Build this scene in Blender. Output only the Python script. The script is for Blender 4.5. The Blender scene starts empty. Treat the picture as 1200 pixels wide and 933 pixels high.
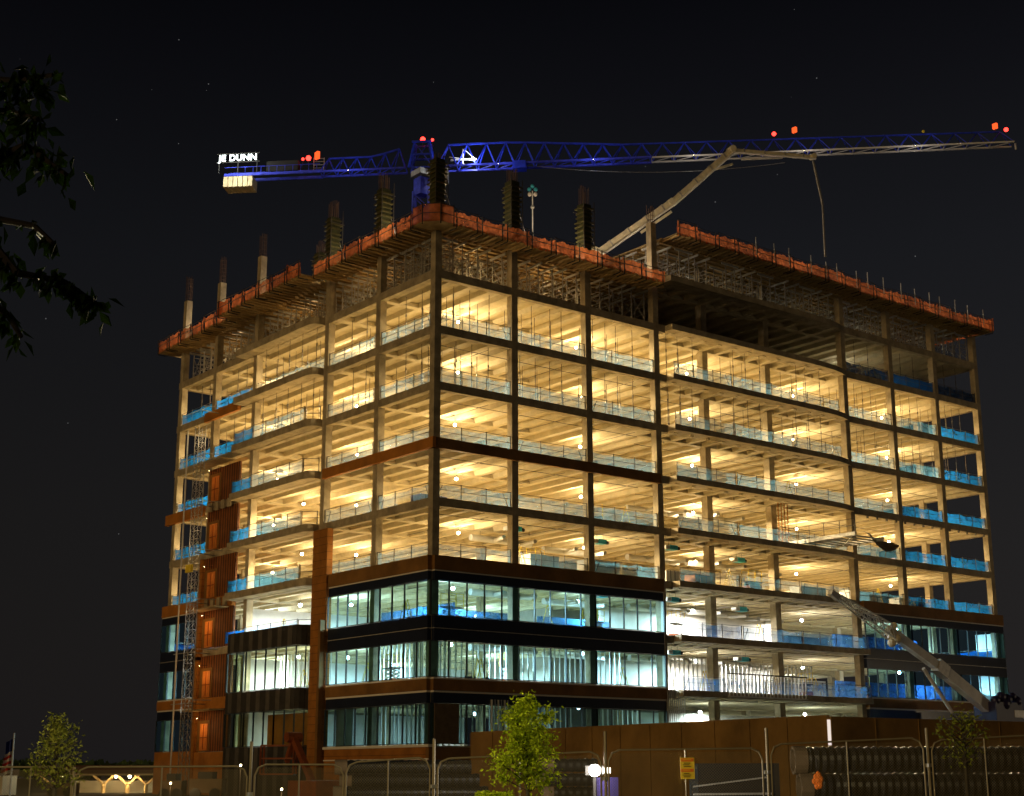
import bpy, bmesh, math, random
from mathutils import Vector, Matrix
R_ = random.Random(7)
sc = bpy.context.scene
COL = sc.collection

# ------------------------------------------------------------------ camera
YAW, PITCH, ROLL, FPX = 0.9016901, 0.2484662, -0.0022346, 1739.36
CAM = Vector((-63.3145, -89.6457, 1.7))
_F = Vector((math.cos(YAW)*math.cos(PITCH), math.sin(YAW)*math.cos(PITCH), math.sin(PITCH)))
_R = Vector((math.sin(YAW), -math.cos(YAW), 0)); _U = _R.cross(_F)
R2 = _R*math.cos(ROLL) + _U*math.sin(ROLL); U2 = -_R*math.sin(ROLL) + _U*math.cos(ROLL)
cd = bpy.data.cameras.new('camera'); cam = bpy.data.objects.new('camera', cd); COL.objects.link(cam)
M = Matrix((R2, U2, -_F)).transposed().to_4x4(); M.translation = CAM; cam.matrix_world = M
cd.sensor_width = 36; cd.lens = FPX/1200*36; cd.clip_end = 4000; cd.clip_start = 0.1
sc.camera = cam

# ------------------------------------------------------------------ night sky
w = bpy.data.worlds.new('World'); sc.world = w; w.use_nodes = True
N, Lk = w.node_tree.nodes, w.node_tree.links; N.clear()
wo = N.new('ShaderNodeOutputWorld'); bg = N.new('ShaderNodeBackground')
tc = N.new('ShaderNodeTexCoord'); sx = N.new('ShaderNodeSeparateXYZ'); rp = N.new('ShaderNodeValToRGB')
Lk.new(tc.outputs['Generated'], sx.inputs[0]); Lk.new(sx.outputs['Z'], rp.inputs[0])
e = rp.color_ramp.elements
e[0].position = 0.0; e[0].color = (0.0105, 0.0095, 0.0098, 1)
e[1].position = 0.50; e[1].color = (0.0013, 0.0013, 0.0020, 1)
x_ = e.new(0.16); x_.color = (0.0092, 0.0086, 0.0090, 1)
x_ = e.new(0.33); x_.color = (0.0058, 0.0060, 0.0074, 1)
x_ = e.new(0.44); x_.color = (0.0028, 0.0028, 0.0039, 1)
sky = N.new('ShaderNodeTexSky'); sky.sky_type = 'NISHITA'; sky.sun_disc = False
sky.sun_elevation = math.radians(1.0); sky.sun_rotation = math.radians(250)
sm = N.new('ShaderNodeMix'); sm.data_type = 'RGBA'; sm.blend_type = 'ADD'; sm.inputs['Factor'].default_value = 0.0008
Lk.new(sky.outputs[0], sm.inputs['B'])
dp = N.new('ShaderNodeVectorMath'); dp.operation = 'DOT_PRODUCT'; dp.inputs[1].default_value = (0.784, -0.620, 0); Lk.new(tc.outputs['Generated'], dp.inputs[0])
mr = N.new('ShaderNodeMapRange'); mr.inputs['From Min'].default_value = -0.35; mr.inputs['From Max'].default_value = 0.4; mr.inputs['To Min'].default_value = 0.92; mr.inputs['To Max'].default_value = 1.55; Lk.new(dp.outputs['Value'], mr.inputs['Value'])
gm = N.new('ShaderNodeMix'); gm.data_type = 'RGBA'; gm.blend_type = 'MULTIPLY'; gm.inputs['Factor'].default_value = 1; Lk.new(rp.outputs[0], gm.inputs['A']); Lk.new(mr.outputs[0], gm.inputs['B'])
vo = N.new('ShaderNodeTexVoronoi'); vo.inputs['Scale'].default_value = 130
Lk.new(tc.outputs['Generated'], vo.inputs['Vector'])
st = N.new('ShaderNodeMath'); st.operation = 'LESS_THAN'; st.inputs[1].default_value = 0.05
Lk.new(vo.outputs['Distance'], st.inputs[0])
st1 = N.new('ShaderNodeSeparateColor'); Lk.new(vo.outputs['Color'], st1.inputs[0])
st3 = N.new('ShaderNodeMath'); st3.operation = 'GREATER_THAN'; st3.inputs[1].default_value = 0.93; Lk.new(st1.outputs[0], st3.inputs[0])
st2 = N.new('ShaderNodeMath'); st2.operation = 'MULTIPLY'; Lk.new(st.outputs[0], st2.inputs[0]); Lk.new(st3.outputs[0], st2.inputs[1])
st4 = N.new('ShaderNodeMath'); st4.operation = 'MULTIPLY'; Lk.new(st2.outputs[0], st4.inputs[0]); st4.inputs[1].default_value = 0.10
Lk.new(gm.outputs['Result'], sm.inputs['A']); sa = N.new('ShaderNodeMix'); sa.data_type = 'RGBA'; sa.blend_type = 'ADD'; sa.inputs['Factor'].default_value = 1
Lk.new(sm.outputs['Result'], sa.inputs['A']); Lk.new(st4.outputs[0], sa.inputs['B'])
Lk.new(sa.outputs['Result'], bg.inputs['Color']); bg.inputs['Strength'].default_value = 1.0
Lk.new(bg.outputs[0], wo.inputs['Surface'])

# the town's street light falling on the outside: one very dim, broad, warm lamp
sl = bpy.data.lights.new('town_glow', 'SUN'); so = bpy.data.objects.new('town_glow', sl); COL.objects.link(so)
sl.energy = 0.42; sl.color = (1.0, 0.66, 0.28); sl.angle = math.radians(14)
so.rotation_euler = Vector((1.0, 0.20, -0.10)).to_track_quat('-Z', 'Y').to_euler()

sc.view_settings.view_transform = 'Standard'; sc.view_settings.look = 'None'
sc.view_settings.exposure = 0; sc.view_settings.gamma = 1; sc.view_settings.use_curve_mapping = False
cy = sc.cycles
cy.max_bounces = 6; cy.diffuse_bounces = 3; cy.glossy_bounces = 2; cy.transmission_bounces = 2; cy.transparent_max_bounces = 14
cy.caustics_reflective = False; cy.caustics_refractive = False; cy.sample_clamp_indirect = 4; cy.use_light_tree = True
cy.use_denoising = True
try: cy.denoiser = 'OPENIMAGEDENOISE'
except Exception: pass

# ------------------------------------------------------------------ helpers
def ray(u, v): return _F + R2*((u-600)/FPX) - U2*((v-466.5)/FPX)
def on(u, v, ax, val):
    d = ray(u, v); i = 'XYZ'.index(ax); t = (val-CAM[i])/d[i]; return CAM + d*t
def on_line(u, v, a, b):            # point of the upright plane through the ground points a, b
    d = ray(u, v); n = Vector((b[1]-a[1], -(b[0]-a[0]), 0)); t = n.dot(Vector((a[0], a[1], 0))-Vector((CAM.x, CAM.y, 0)))/n.dot(Vector((d.x, d.y, 0))); return CAM + d*t
HF = Vector((math.cos(YAW), math.sin(YAW), 0)); HR = Vector((math.sin(YAW), -math.cos(YAW), 0))
def dep(u, v, D):                   # point seen at that spot, D metres ahead
    d = ray(u, v); return CAM + d*(D/d.dot(HF))

class MB:
    def __init__(s): s.v = []; s.f = []
    def box(s, x0, y0, z0, x1, y1, z1):
        if x0 > x1: x0, x1 = x1, x0
        if y0 > y1: y0, y1 = y1, y0
        if z0 > z1: z0, z1 = z1, z0
        n = len(s.v)
        s.v += [(x0,y0,z0),(x1,y0,z0),(x1,y1,z0),(x0,y1,z0),(x0,y0,z1),(x1,y0,z1),(x1,y1,z1),(x0,y1,z1)]
        s.f += [tuple(n+i for i in q) for q in ((0,3,2,1),(4,5,6,7),(0,1,5,4),(1,2,6,5),(2,3,7,6),(3,0,4,7))]; return s
    def bar(s, p, q, a=0.06, b=None, up=(0,0,1)):
        b = b or a; p = Vector(p); q = Vector(q); d = (q-p).normalized(); u = Vector(up)
        if abs(d.dot(u)) > 0.98: u = Vector((1,0,0))
        x = d.cross(u).normalized()*a/2; y = x.normalized().cross(d).normalized()*b/2
        n = len(s.v)
        for c in (p, q): s.v += [tuple(c-x-y), tuple(c+x-y), tuple(c+x+y), tuple(c-x+y)]
        s.f += [tuple(n+i for i in t) for t in ((3,2,1,0),(4,5,6,7),(0,1,5,4),(1,2,6,5),(2,3,7,6),(3,0,4,7))]; return s
    def tube(s, p, q, r, n=8, r2=None, cap=True):
        r2 = r if r2 is None else r2; p = Vector(p); q = Vector(q); d = (q-p).normalized()
        u = Vector((0,0,1)) if abs(d.z) < 0.95 else Vector((1,0,0))
        x = d.cross(u).normalized(); y = x.cross(d); k = len(s.v)
        for c, rr in ((p, r), (q, r2)):
            for i in range(n):
                a = 2*math.pi*i/n; s.v.append(tuple(c + x*rr*math.cos(a) + y*rr*math.sin(a)))
        for i in range(n): s.f.append((k+i, k+(i+1)%n, k+n+(i+1)%n, k+n+i))
        if cap: s.f.append(tuple(k+i for i in range(n))[::-1]); s.f.append(tuple(k+n+i for i in range(n)))
        return s
    def prism(s, poly, z0, z1):
        n = len(s.v); m = len(poly)
        s.v += [(x,y,z0) for x,y in poly] + [(x,y,z1) for x,y in poly]
        s.f.append(tuple(n+i for i in range(m))[::-1]); s.f.append(tuple(n+m+i for i in range(m)))
        for i in range(m): s.f.append((n+i, n+(i+1)%m, n+m+(i+1)%m, n+m+i))
        return s
    def quad(s, a, b, c, d): n = len(s.v); s.v += [tuple(a),tuple(b),tuple(c),tuple(d)]; s.f.append((n,n+1,n+2,n+3)); return s
    def ball(s, c, r, n=8, m=6, sz=1.0):
        k = len(s.v)
        for j in range(m+1):
            t = math.pi*j/m
            for i in range(n):
                a = 2*math.pi*i/n; s.v.append((c[0]+r*math.sin(t)*math.cos(a), c[1]+r*math.sin(t)*math.sin(a), c[2]+r*sz*math.cos(t)))
        for j in range(m):
            for i in range(n): s.f.append((k+j*n+i, k+(j+1)*n+i, k+(j+1)*n+(i+1)%n, k+j*n+(i+1)%n))
        return s
    def mesh(s, name, mat):
        me = bpy.data.meshes.new(name); me.from_pydata(s.v, [], s.f); me.materials.append(mat)
        bm = bmesh.new(); bm.from_mesh(me); bmesh.ops.recalc_face_normals(bm, faces=bm.faces); bm.to_mesh(me); bm.free(); return me
    def build(s, name, mat, parent=None):
        return link(name, s.mesh(name, mat), parent)
def link(name, me, parent=None, loc=(0,0,0), rz=0):
    o = bpy.data.objects.new(name, me); COL.objects.link(o); o.parent = parent; o.location = loc; o.rotation_euler.z = rz; return o
def tag(o, label, cat, group=None):
    o['label'] = label; o['category'] = cat
    if group: o['group'] = group
    return o
def thing(name, label, cat, loc=(0,0,0), rz=0, group=None):
    o = bpy.data.objects.new(name, None); COL.objects.link(o); o.location = loc; o.rotation_euler.z = rz
    o.empty_display_size = 0.2; return tag(o, label, cat, group)
def dup(root, loc, rz=0, label=None, group=None):
    r = root.copy(); COL.objects.link(r); r.location = loc; r.rotation_euler.z = rz
    if label: r['label'] = label
    if group: r['group'] = group
    for ch in list(root.children):
        c = ch.copy(); COL.objects.link(c); c.parent = r
        for g in list(ch.children): d = g.copy(); COL.objects.link(d); d.parent = c
    return r

# ------------------------------------------------------------------ materials
def mat(name, col, rough=0.8, metal=0.0, noise=0.0, scale=1.0, col2=None, emit=None, es=0, bump=0.0, spec=0.3):
    m = bpy.data.materials.new(name); m.use_nodes = True; nt = m.node_tree; b = nt.nodes['Principled BSDF']
    b.inputs['Base Color'].default_value = (*col, 1); b.inputs['Roughness'].default_value = rough; b.inputs['Metallic'].default_value = metal
    b.inputs['Specular IOR Level'].default_value = spec
    if noise:
        t = nt.nodes.new('ShaderNodeTexCoord'); n = nt.nodes.new('ShaderNodeTexNoise'); n.inputs['Scale'].default_value = scale
        n.inputs['Detail'].default_value = 7; n.inputs['Roughness'].default_value = 0.65; r = nt.nodes.new('ShaderNodeValToRGB')
        c2 = col2 or tuple(c*(1-noise) for c in col)
        r.color_ramp.elements[0].position = 0.34; r.color_ramp.elements[0].color = (*c2, 1)
        r.color_ramp.elements[1].position = 0.66; r.color_ramp.elements[1].color = (*[min(1, c*(1+noise*0.3)) for c in col], 1)
        nt.links.new(t.outputs['Object'], n.inputs['Vector']); nt.links.new(n.outputs['Fac'], r.inputs[0]); nt.links.new(r.outputs[0], b.inputs['Base Color'])
        if bump:
            bp = nt.nodes.new('ShaderNodeBump'); bp.inputs['Strength'].default_value = bump; nt.links.new(n.outputs['Fac'], bp.inputs['Height']); nt.links.new(bp.outputs[0], b.inputs['Normal'])
    if emit:
        b.inputs['Emission Color'].default_value = (*emit, 1); b.inputs['Emission Strength'].default_value = es
        m.cycles.emission_sampling = 'NONE'
    return m
def board_mat(name, col, dark, freq, axis='Z'):      # ribbed / boarded sheet
    m = mat(name, col, 0.75); nt = m.node_tree; b = nt.nodes['Principled BSDF']
    t = nt.nodes.new('ShaderNodeTexCoord'); s = nt.nodes.new('ShaderNodeSeparateXYZ'); nt.links.new(t.outputs['Object'], s.inputs[0])
    a = nt.nodes.new('ShaderNodeMath'); a.operation = 'MULTIPLY'; a.inputs[1].default_value = freq
    if axis == 'Z': nt.links.new(s.outputs['Z'], a.inputs[0])
    else:
        q = nt.nodes.new('ShaderNodeMath'); q.operation = 'ADD'; nt.links.new(s.outputs['X'], q.inputs[0]); nt.links.new(s.outputs['Y'], q.inputs[1]); nt.links.new(q.outputs[0], a.inputs[0])
    f = nt.nodes.new('ShaderNodeMath'); f.operation = 'FRACT'; nt.links.new(a.outputs[0], f.inputs[0])
    g = nt.nodes.new('ShaderNodeMath'); g.operation = 'GREATER_THAN'; g.inputs[1].default_value = 0.93 if axis == 'Z' else 0.6; nt.links.new(f.outputs[0], g.inputs[0])
    n = nt.nodes.new('ShaderNodeTexNoise'); n.inputs['Scale'].default_value = 1.3; n.inputs['Detail'].default_value = 6; nt.links.new(t.outputs['Object'], n.inputs['Vector'])
    mx = nt.nodes.new('ShaderNodeMix'); mx.data_type = 'RGBA'; mx.inputs['A'].default_value = (*col, 1); mx.inputs['B'].default_value = (*dark, 1); nt.links.new(g.outputs[0], mx.inputs['Factor'])
    m2 = nt.nodes.new('ShaderNodeMix'); m2.data_type = 'RGBA'; m2.blend_type = 'MULTIPLY'; m2.inputs['Factor'].default_value = 0.7
    r = nt.nodes.new('ShaderNodeValToRGB'); r.color_ramp.elements[0].position = 0.3; r.color_ramp.elements[0].color = (.55,.55,.55,1); r.color_ramp.elements[1].position = 0.65
    nt.links.new(n.outputs['Fac'], r.inputs[0]); nt.links.new(mx.outputs['Result'], m2.inputs['A']); nt.links.new(r.outputs[0], m2.inputs['B']); nt.links.new(m2.outputs['Result'], b.inputs['Base Color'])
    return m
def sheer(name, col, fac, tint=(1,1,1), fold=True):  # see-through mesh or film; fac = opaque share
    m = bpy.data.materials.new(name); m.use_nodes = True; nt = m.node_tree; nt.nodes.clear()
    o = nt.nodes.new('ShaderNodeOutputMaterial'); mx = nt.nodes.new('ShaderNodeMixShader'); t = nt.nodes.new('ShaderNodeBsdfTransparent'); t.inputs[0].default_value = (*tint, 1)
    d = nt.nodes.new('ShaderNodeBsdfDiffuse'); tr = nt.nodes.new('ShaderNodeBsdfTranslucent'); ad = nt.nodes.new('ShaderNodeMixShader'); ad.inputs[0].default_value = 0.55
    for q in (d, tr): q.inputs[0].default_value = (*col, 1)
    if fold:
        tc_ = nt.nodes.new('ShaderNodeTexCoord'); n = nt.nodes.new('ShaderNodeTexNoise'); n.inputs['Scale'].default_value = 1.7; n.inputs['Detail'].default_value = 4
        r = nt.nodes.new('ShaderNodeMapRange'); r.inputs['From Min'].default_value = 0.3; r.inputs['From Max'].default_value = 0.7; r.inputs['To Min'].default_value = fac*0.72; r.inputs['To Max'].default_value = min(1, fac*1.25)
        oi = nt.nodes.new('ShaderNodeObjectInfo'); va = nt.nodes.new('ShaderNodeVectorMath'); va.operation = 'ADD'
        nt.links.new(tc_.outputs['Object'], va.inputs[0]); nt.links.new(oi.outputs['Location'], va.inputs[1]); nt.links.new(va.outputs[0], n.inputs['Vector'])
        nt.links.new(n.outputs['Fac'], r.inputs[0]); nt.links.new(r.outputs[0], mx.inputs[0])
        rc = nt.nodes.new('ShaderNodeValToRGB'); rc.color_ramp.elements[0].position = 0.35; rc.color_ramp.elements[0].color = (*[c*0.82 for c in col], 1); rc.color_ramp.elements[1].position = 0.62; rc.color_ramp.elements[1].color = (*col, 1)
        nt.links.new(n.outputs['Fac'], rc.inputs[0])
        vr = nt.nodes.new('ShaderNodeMapRange'); vr.inputs['To Min'].default_value = .55; vr.inputs['To Max'].default_value = 1.0; nt.links.new(oi.outputs['Random'], vr.inputs['Value'])
        vm = nt.nodes.new('ShaderNodeMix'); vm.data_type = 'RGBA'; vm.blend_type = 'MULTIPLY'; vm.inputs['Factor'].default_value = 1; nt.links.new(rc.outputs[0], vm.inputs['A']); nt.links.new(vr.outputs[0], vm.inputs['B'])
        for q in (d, tr): nt.links.new(vm.outputs['Result'], q.inputs[0])
    else: mx.inputs[0].default_value = fac
    nt.links.new(d.outputs[0], ad.inputs[1]); nt.links.new(tr.outputs[0], ad.inputs[2])
    nt.links.new(t.outputs[0], mx.inputs[1]); nt.links.new(ad.outputs[0], mx.inputs[2]); nt.links.new(mx.outputs[0], o.inputs[0]); return m
def glass(name, tint, refl):
    m = bpy.data.materials.new(name); m.use_nodes = True; nt = m.node_tree; nt.nodes.clear()
    o = nt.nodes.new('ShaderNodeOutputMaterial'); mx = nt.nodes.new('ShaderNodeMixShader'); t = nt.nodes.new('ShaderNodeBsdfTransparent'); t.inputs[0].default_value = (*tint, 1)
    g = nt.nodes.new('ShaderNodeBsdfGlossy'); g.inputs['Roughness'].default_value = 0.02; g.inputs[0].default_value = (.8,.9,.9,1); mx.inputs[0].default_value = refl
    nt.links.new(t.outputs[0], mx.inputs[1]); nt.links.new(g.outputs[0], mx.inputs[2]); nt.links.new(mx.outputs[0], o.inputs[0]); return m
def lampmat(name, col, s):
    m = bpy.data.materials.new(name); m.use_nodes = True; nt = m.node_tree; nt.nodes.clear(); o = nt.nodes.new('ShaderNodeOutputMaterial')
    em = nt.nodes.new('ShaderNodeEmission'); em.inputs[0].default_value = (*col, 1); em.inputs[1].default_value = s; nt.links.new(em.outputs[0], o.inputs[0])
    m.cycles.emission_sampling = 'NONE'; return m
MT = dict(
 conc=mat('concrete', (.46,.38,.25), .9, noise=.42, scale=.9, bump=.3),
 ceil=mat('cast_concrete', (.54,.46,.30), .9, noise=.22, scale=.9),
 core=mat('core_concrete', (.36,.33,.28), .9, noise=.3, scale=.4),
 brown=mat('brown_panel', (.25,.12,.03), .65, noise=.42, scale=.35),
 sitewall=mat('site_wall_panel', (.36,.20,.055), .7, noise=.45, scale=.28),
 sheath=mat('orange_sheathing', (.50,.19,.03), .7, noise=.3, scale=.5),
 spandrel=mat('dark_spandrel', (.015,.020,.040), .3, noise=.3, scale=.8, spec=.5),
 charcoal=board_mat('charcoal_panel', (.040,.036,.034), (.10,.09,.08), 0.61, 'XY'),
 corr=board_mat('brown_corrugated', (.26,.085,.02), (.07,.022,.006), 2.2, 'XY'),
 brick=board_mat('orange_clad', (.40,.155,.025), (.2,.075,.012), 1.6, 'Z'),
 door=mat('orange_door', (.75,.25,.05), .6, noise=.2, scale=2),
 glass=glass('tinted_glass', (.52,.88,1.0), .05),
 glass2=glass('tinted_glass_dim', (.28,.48,.58), .06),
 glassb=glass('blue_glass', (.42,.80,1.0), .05),
 glassw=glass('clear_glass', (.72,.84,.74), .05),
 frame=mat('window_frame', (.05,.06,.065), .45, metal=.3),
 frameL=mat('pale_frame', (.45,.5,.48), .45, metal=.3),
 trim=mat('pale_trim', (.75,.70,.60), .6),
 netO=sheer('orange_netting', (.90,.27,.09), .82),
 netG=sheer('grey_netting', (.09,.30,.56), .42),
 netB=sheer('teal_netting', (.01,.16,.56), .80),
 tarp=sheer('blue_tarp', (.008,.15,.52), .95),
 bsheet=sheer('dull_blue_sheet', (.05,.17,.36), .62),
 netW=sheer('dull_blue_netting', (.06,.20,.46), .55),
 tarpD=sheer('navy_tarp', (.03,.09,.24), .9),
 rail=mat('rail_steel', (.10,.09,.08), .6, metal=.4),
 galv=mat('galvanised_steel', (.50,.48,.44), .5, metal=.35, noise=.3, scale=3),
 alum=mat('aluminium', (.62,.62,.60), .4, metal=.5),
 black=mat('dark_steel', (.025,.022,.02), .6),
 postm=mat('shore_steel', (.11,.09,.07), .6),
 ply=mat('plywood', (.42,.30,.14), .75, noise=.35, scale=1.5),
 timber=mat('timber_beam', (.50,.35,.15), .75, noise=.3, scale=2),
 form=mat('olive_form', (.045,.048,.014), .7, noise=.5, scale=2.5),
 walers=mat('yellow_waler', (.085,.075,.02), .6, noise=.3, scale=3),
 rebar=mat('rusty_rebar', (.16,.10,.07), .8),
 craneB=mat('blue_crane_paint', (.06,.08,.72), .45, noise=.45, scale=1.2),
 craneD=mat('dark_blue_crane_paint', (.03,.06,.72), .45, noise=.4, scale=1.5),
 craneW=mat('white_crane_paint', (.72,.70,.68), .5, noise=.15, scale=1),
 cw=mat('counterweight_concrete', (.75,.58,.33), .85, noise=.25, scale=1),
 cream=mat('cream_paint', (.80,.72,.50), .5, noise=.3, scale=1.6),
 white=mat('white_paint', (.78,.76,.72), .45, noise=.2, scale=.8),
 purple=mat('dark_violet_paint', (.02,.015,.06), .45),
 duct=mat('duct_steel', (.66,.66,.64), .35, metal=.6),
 drywall=mat('drywall', (.72,.70,.66), .85, noise=.12, scale=1),
 pink=mat('pale_violet_wrap', (.55,.42,.60), .7),
 yellow=mat('yellow_sign', (.85,.62,.04), .6),
 orange=mat('orange_print', (.85,.20,.02), .6),
 red=mat('red_paint', (.55,.02,.01), .6),
 pipe=mat('black_pipe_plastic', (.017,.016,.014), .28),
 mesh=sheer('chain_link', (.30,.24,.13), 1, fold=False),
 fence=mat('fence_steel', (.24,.19,.11), .55, metal=.3),
 lift=mat('rust_orange_paint', (.34,.085,.02), .5, noise=.3, scale=2),
 bark=mat('bark', (.07,.055,.035), .9, noise=.3, scale=6),
 roofm=mat('brown_roof', (.10,.045,.02), .8),
 flagr=mat('flag_red', (.55,.05,.04), .8), flagw=mat('flag_white', (.75,.72,.68), .8), flagb=mat('flag_blue', (.03,.05,.25), .8),
 canvas=mat('brown_canvas', (.16,.11,.06), .85, noise=.3, scale=2),
 vav=mat('teal_unit', (.05,.40,.55), .5), soil=mat('soil', (.07,.05,.03), .95, noise=.5, scale=.3),
)
LW = lampmat('warm_bulb', (1, .80, .48), 45); LC = lampmat('white_bulb', (.88, 1, .95), 45); LR = lampmat('red_beacon', (1, .03, .02), 7)
LO = lampmat('orange_marker', (1, .10, .02), 1.6); LT = lampmat('white_letters', (.85, 1, .96), 9); LF = lampmat('flood_light', (1, .96, .9), 60)
def leafmat(name, c1, c2):
    m = mat(name, c1, .6); nt = m.node_tree; b = nt.nodes['Principled BSDF']
    g = nt.nodes.new('ShaderNodeNewGeometry'); r = nt.nodes.new('ShaderNodeValToRGB'); r.color_ramp.elements[0].color = (*c1, 1); r.color_ramp.elements[1].color = (*c2, 1)
    nt.links.new(g.outputs['Random Per Island'], r.inputs[0]); nt.links.new(r.outputs[0], b.inputs['Base Color']); b.inputs['Specular IOR Level'].default_value = .05
    tr = nt.nodes.new('ShaderNodeBsdfTranslucent'); nt.links.new(r.outputs[0], tr.inputs[0]); mx = nt.nodes.new('ShaderNodeMixShader'); mx.inputs[0].default_value = .3
    o = nt.nodes['Material Output']; nt.links.new(b.outputs[0], mx.inputs[1]); nt.links.new(tr.outputs[0], mx.inputs[2]); nt.links.new(mx.outputs[0], o.inputs[0]); return m
# chain link: real diamond wires would be sub-pixel, the sheet's mesh pattern is cut by a procedural mask
def chainlink():
    m = bpy.data.materials.new('chain_link'); m.use_nodes = True; nt = m.node_tree; nt.nodes.clear()
    o = nt.nodes.new('ShaderNodeOutputMaterial'); mx = nt.nodes.new('ShaderNodeMixShader'); t = nt.nodes.new('ShaderNodeBsdfTransparent'); d = nt.nodes.new('ShaderNodeBsdfDiffuse'); d.inputs[0].default_value = (.20,.16,.09,1)
    tc_ = nt.nodes.new('ShaderNodeTexCoord'); s = nt.nodes.new('ShaderNodeSeparateXYZ'); nt.links.new(tc_.outputs['Object'], s.inputs[0]); fr = []
    for op in ('ADD', 'SUBTRACT'):
        a = nt.nodes.new('ShaderNodeMath'); a.operation = op; nt.links.new(s.outputs['X'], a.inputs[0]); nt.links.new(s.outputs['Z'], a.inputs[1])
        q = nt.nodes.new('ShaderNodeMath'); q.operation = 'MULTIPLY'; q.inputs[1].default_value = 18.0; nt.links.new(a.outputs[0], q.inputs[0])
        f = nt.nodes.new('ShaderNodeMath'); f.operation = 'FRACT'; nt.links.new(q.outputs[0], f.inputs[0])
        g = nt.nodes.new('ShaderNodeMath'); g.operation = 'LESS_THAN'; g.inputs[1].default_value = .12; nt.links.new(f.outputs[0], g.inputs[0]); fr.append(g)
    k = nt.nodes.new('ShaderNodeMath'); k.operation = 'MAXIMUM'; nt.links.new(fr[0].outputs[0], k.inputs[0]); nt.links.new(fr[1].outputs[0], k.inputs[1])
    nt.links.new(k.outputs[0], mx.inputs[0]); nt.links.new(t.outputs[0], mx.inputs[1]); nt.links.new(d.outputs[0], mx.inputs[2]); nt.links.new(mx.outputs[0], o.inputs[0]); return m
MT['link'] = chainlink()

# ------------------------------------------------------------------ key numbers of the building
T = lambda i: 39.92-4.5*(i-1)          # top of slab i (T(1) highest finished slab at the corner, T(8) above the ground storey)
XC = [0, 7.88, 15.75, 23.63, 32.09, 40.55, 49.01, 56.35, 63.70, 71.04]
YC = [0, 8.0, 16.0, 28.6, 36.6, 43.9]
XE, YE = 71.04, 43.9
CW = 0.62; BD = 0.65

# ------------------------------------------------------------------ ground
g = MB(); n = 60
def gz(x, y):
    p = Vector((x, y, 0))-Vector((CAM.x, CAM.y, 0)); r = p.dot(HR); f = p.dot(HF)
    k = max(0, min(1, (f-12)/14))*max(0, min(1, (46-f)/8)); return 0.35*k*max(-1, min(1.3, r/9))
xs = [-600,-300,-150] + [-100+2.5*i for i in range(60)] + [60,100,160,300,600]; ys = [-600,-300,-160] + [-110+2.5*i for i in range(60)] + [50,90,160,300,900]
for y in ys:
    for x in xs: g.v.append((x, y, gz(x, y)))
W = len(xs)
for j in range(len(ys)-1):
    for i in range(W-1): g.f.append((j*W+i, j*W+i+1, (j+1)*W+i+1, (j+1)*W+i))
go = g.build('ground', MT['soil']); go['kind'] = 'structure'

# ------------------------------------------------------------------ the building under construction
BLD = thing('unfinished_office_building', 'large lit concrete frame building under construction, glazed only on its lowest storeys', 'building')
def part(mb, name, m, label=None, parent=None):
    o = mb.build(name, MT[m] if isinstance(m, str) else m, parent or BLD)
    if label: o['label'] = label
    return o
STEP = 7.88/4
def comb(x0, x1, y0, y1, z, name='floor_slab', xs_=None):   # a slab cast in one piece with its ribs: a comb profile drawn along y
    m = MB(); prof = [(x0, z)]; x = x0+0.5; low = z-.54; hi = z-.13
    pts = [(x0, low)]
    k = x0 + STEP
    while k < x1-0.6:
        pts += [(k-.60 - (STEP-1.2)/2 + .0 - .0, low)] if False else []
        k += STEP
    pts = [(x0, low)]; k = x0 + .35
    cells = int(round((x1-x0)/STEP)); s = (x1-x0)/cells
    for i in range(cells):
        a = x0+i*s+.30; b = x0+(i+1)*s-.18
        pts += [(a, low), (a+.10, hi), (b-.10, hi), (b, low)]
    pts += [(x1, low), (x1, z), (x0, z)]
    # dedupe
    q = [pts[0]]
    for p_ in pts[1:]:
        if abs(p_[0]-q[-1][0])+abs(p_[1]-q[-1][1]) > 1e-6: q.append(p_)
    nn = len(q)
    for y in (y0, y1): m.v += [(a, y, b) for a, b in q]
    for i in range(nn): m.f.append((i, (i+1) % nn, nn+(i+1) % nn, nn+i))
    m.f.append(tuple(range(nn))[::-1]); m.f.append(tuple(range(nn, 2*nn)))
    return m
for i in range(1, 10):
    z = T(i) if i < 9 else 3.75
    part(comb(.02, XE-.02, .02, YE-.02, z-.012), 'floor_slab', 'ceil')
part(comb(XC[3]+.3, XE-.02, .02, YE-.02, T(0)-.012), 'floor_slab', 'ceil', 'newest floor slab covering only the far part')

# projecting slab edges
def arc(cx, cy_, r, a0, a1, n=8): return [(cx+r*math.cos(math.radians(a0+(a1-a0)*i/n)), cy_+r*math.sin(math.radians(a0+(a1-a0)*i/n))) for i in range(n+1)]
REC = [(24.75, .85), (24.75, -.90), (43.0, -.90), (45.0, -.86), (46.6, -.72), (47.8, -.5), (48.7, -.22), (49.25, 0.0), (49.25, .85)]
REC2 = [(24.75, .85), (24.75, -.90), (47.4, -.90), (49.3, -.90), (49.3, .85)]
BAL = [(.6, 16.36), (-.55, 16.40), (-.95, 16.62), (-1.16, 17.05), (-1.2, 17.6), (-1.2, 30.3), (.6, 30.3)]
for i in range(0, 9):
    z = T(i)
    if i >= 7: part(MB().prism(REC2, z-.5, z+.004), 'slab_edge', 'conc')
    else: part(MB().prism(REC, z-.5, z+.004), 'slab_edge', 'conc')
    if 1 <= i <= 6: part(MB().prism(BAL, z-.62, z+.006), 'balcony_slab', 'conc')
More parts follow.
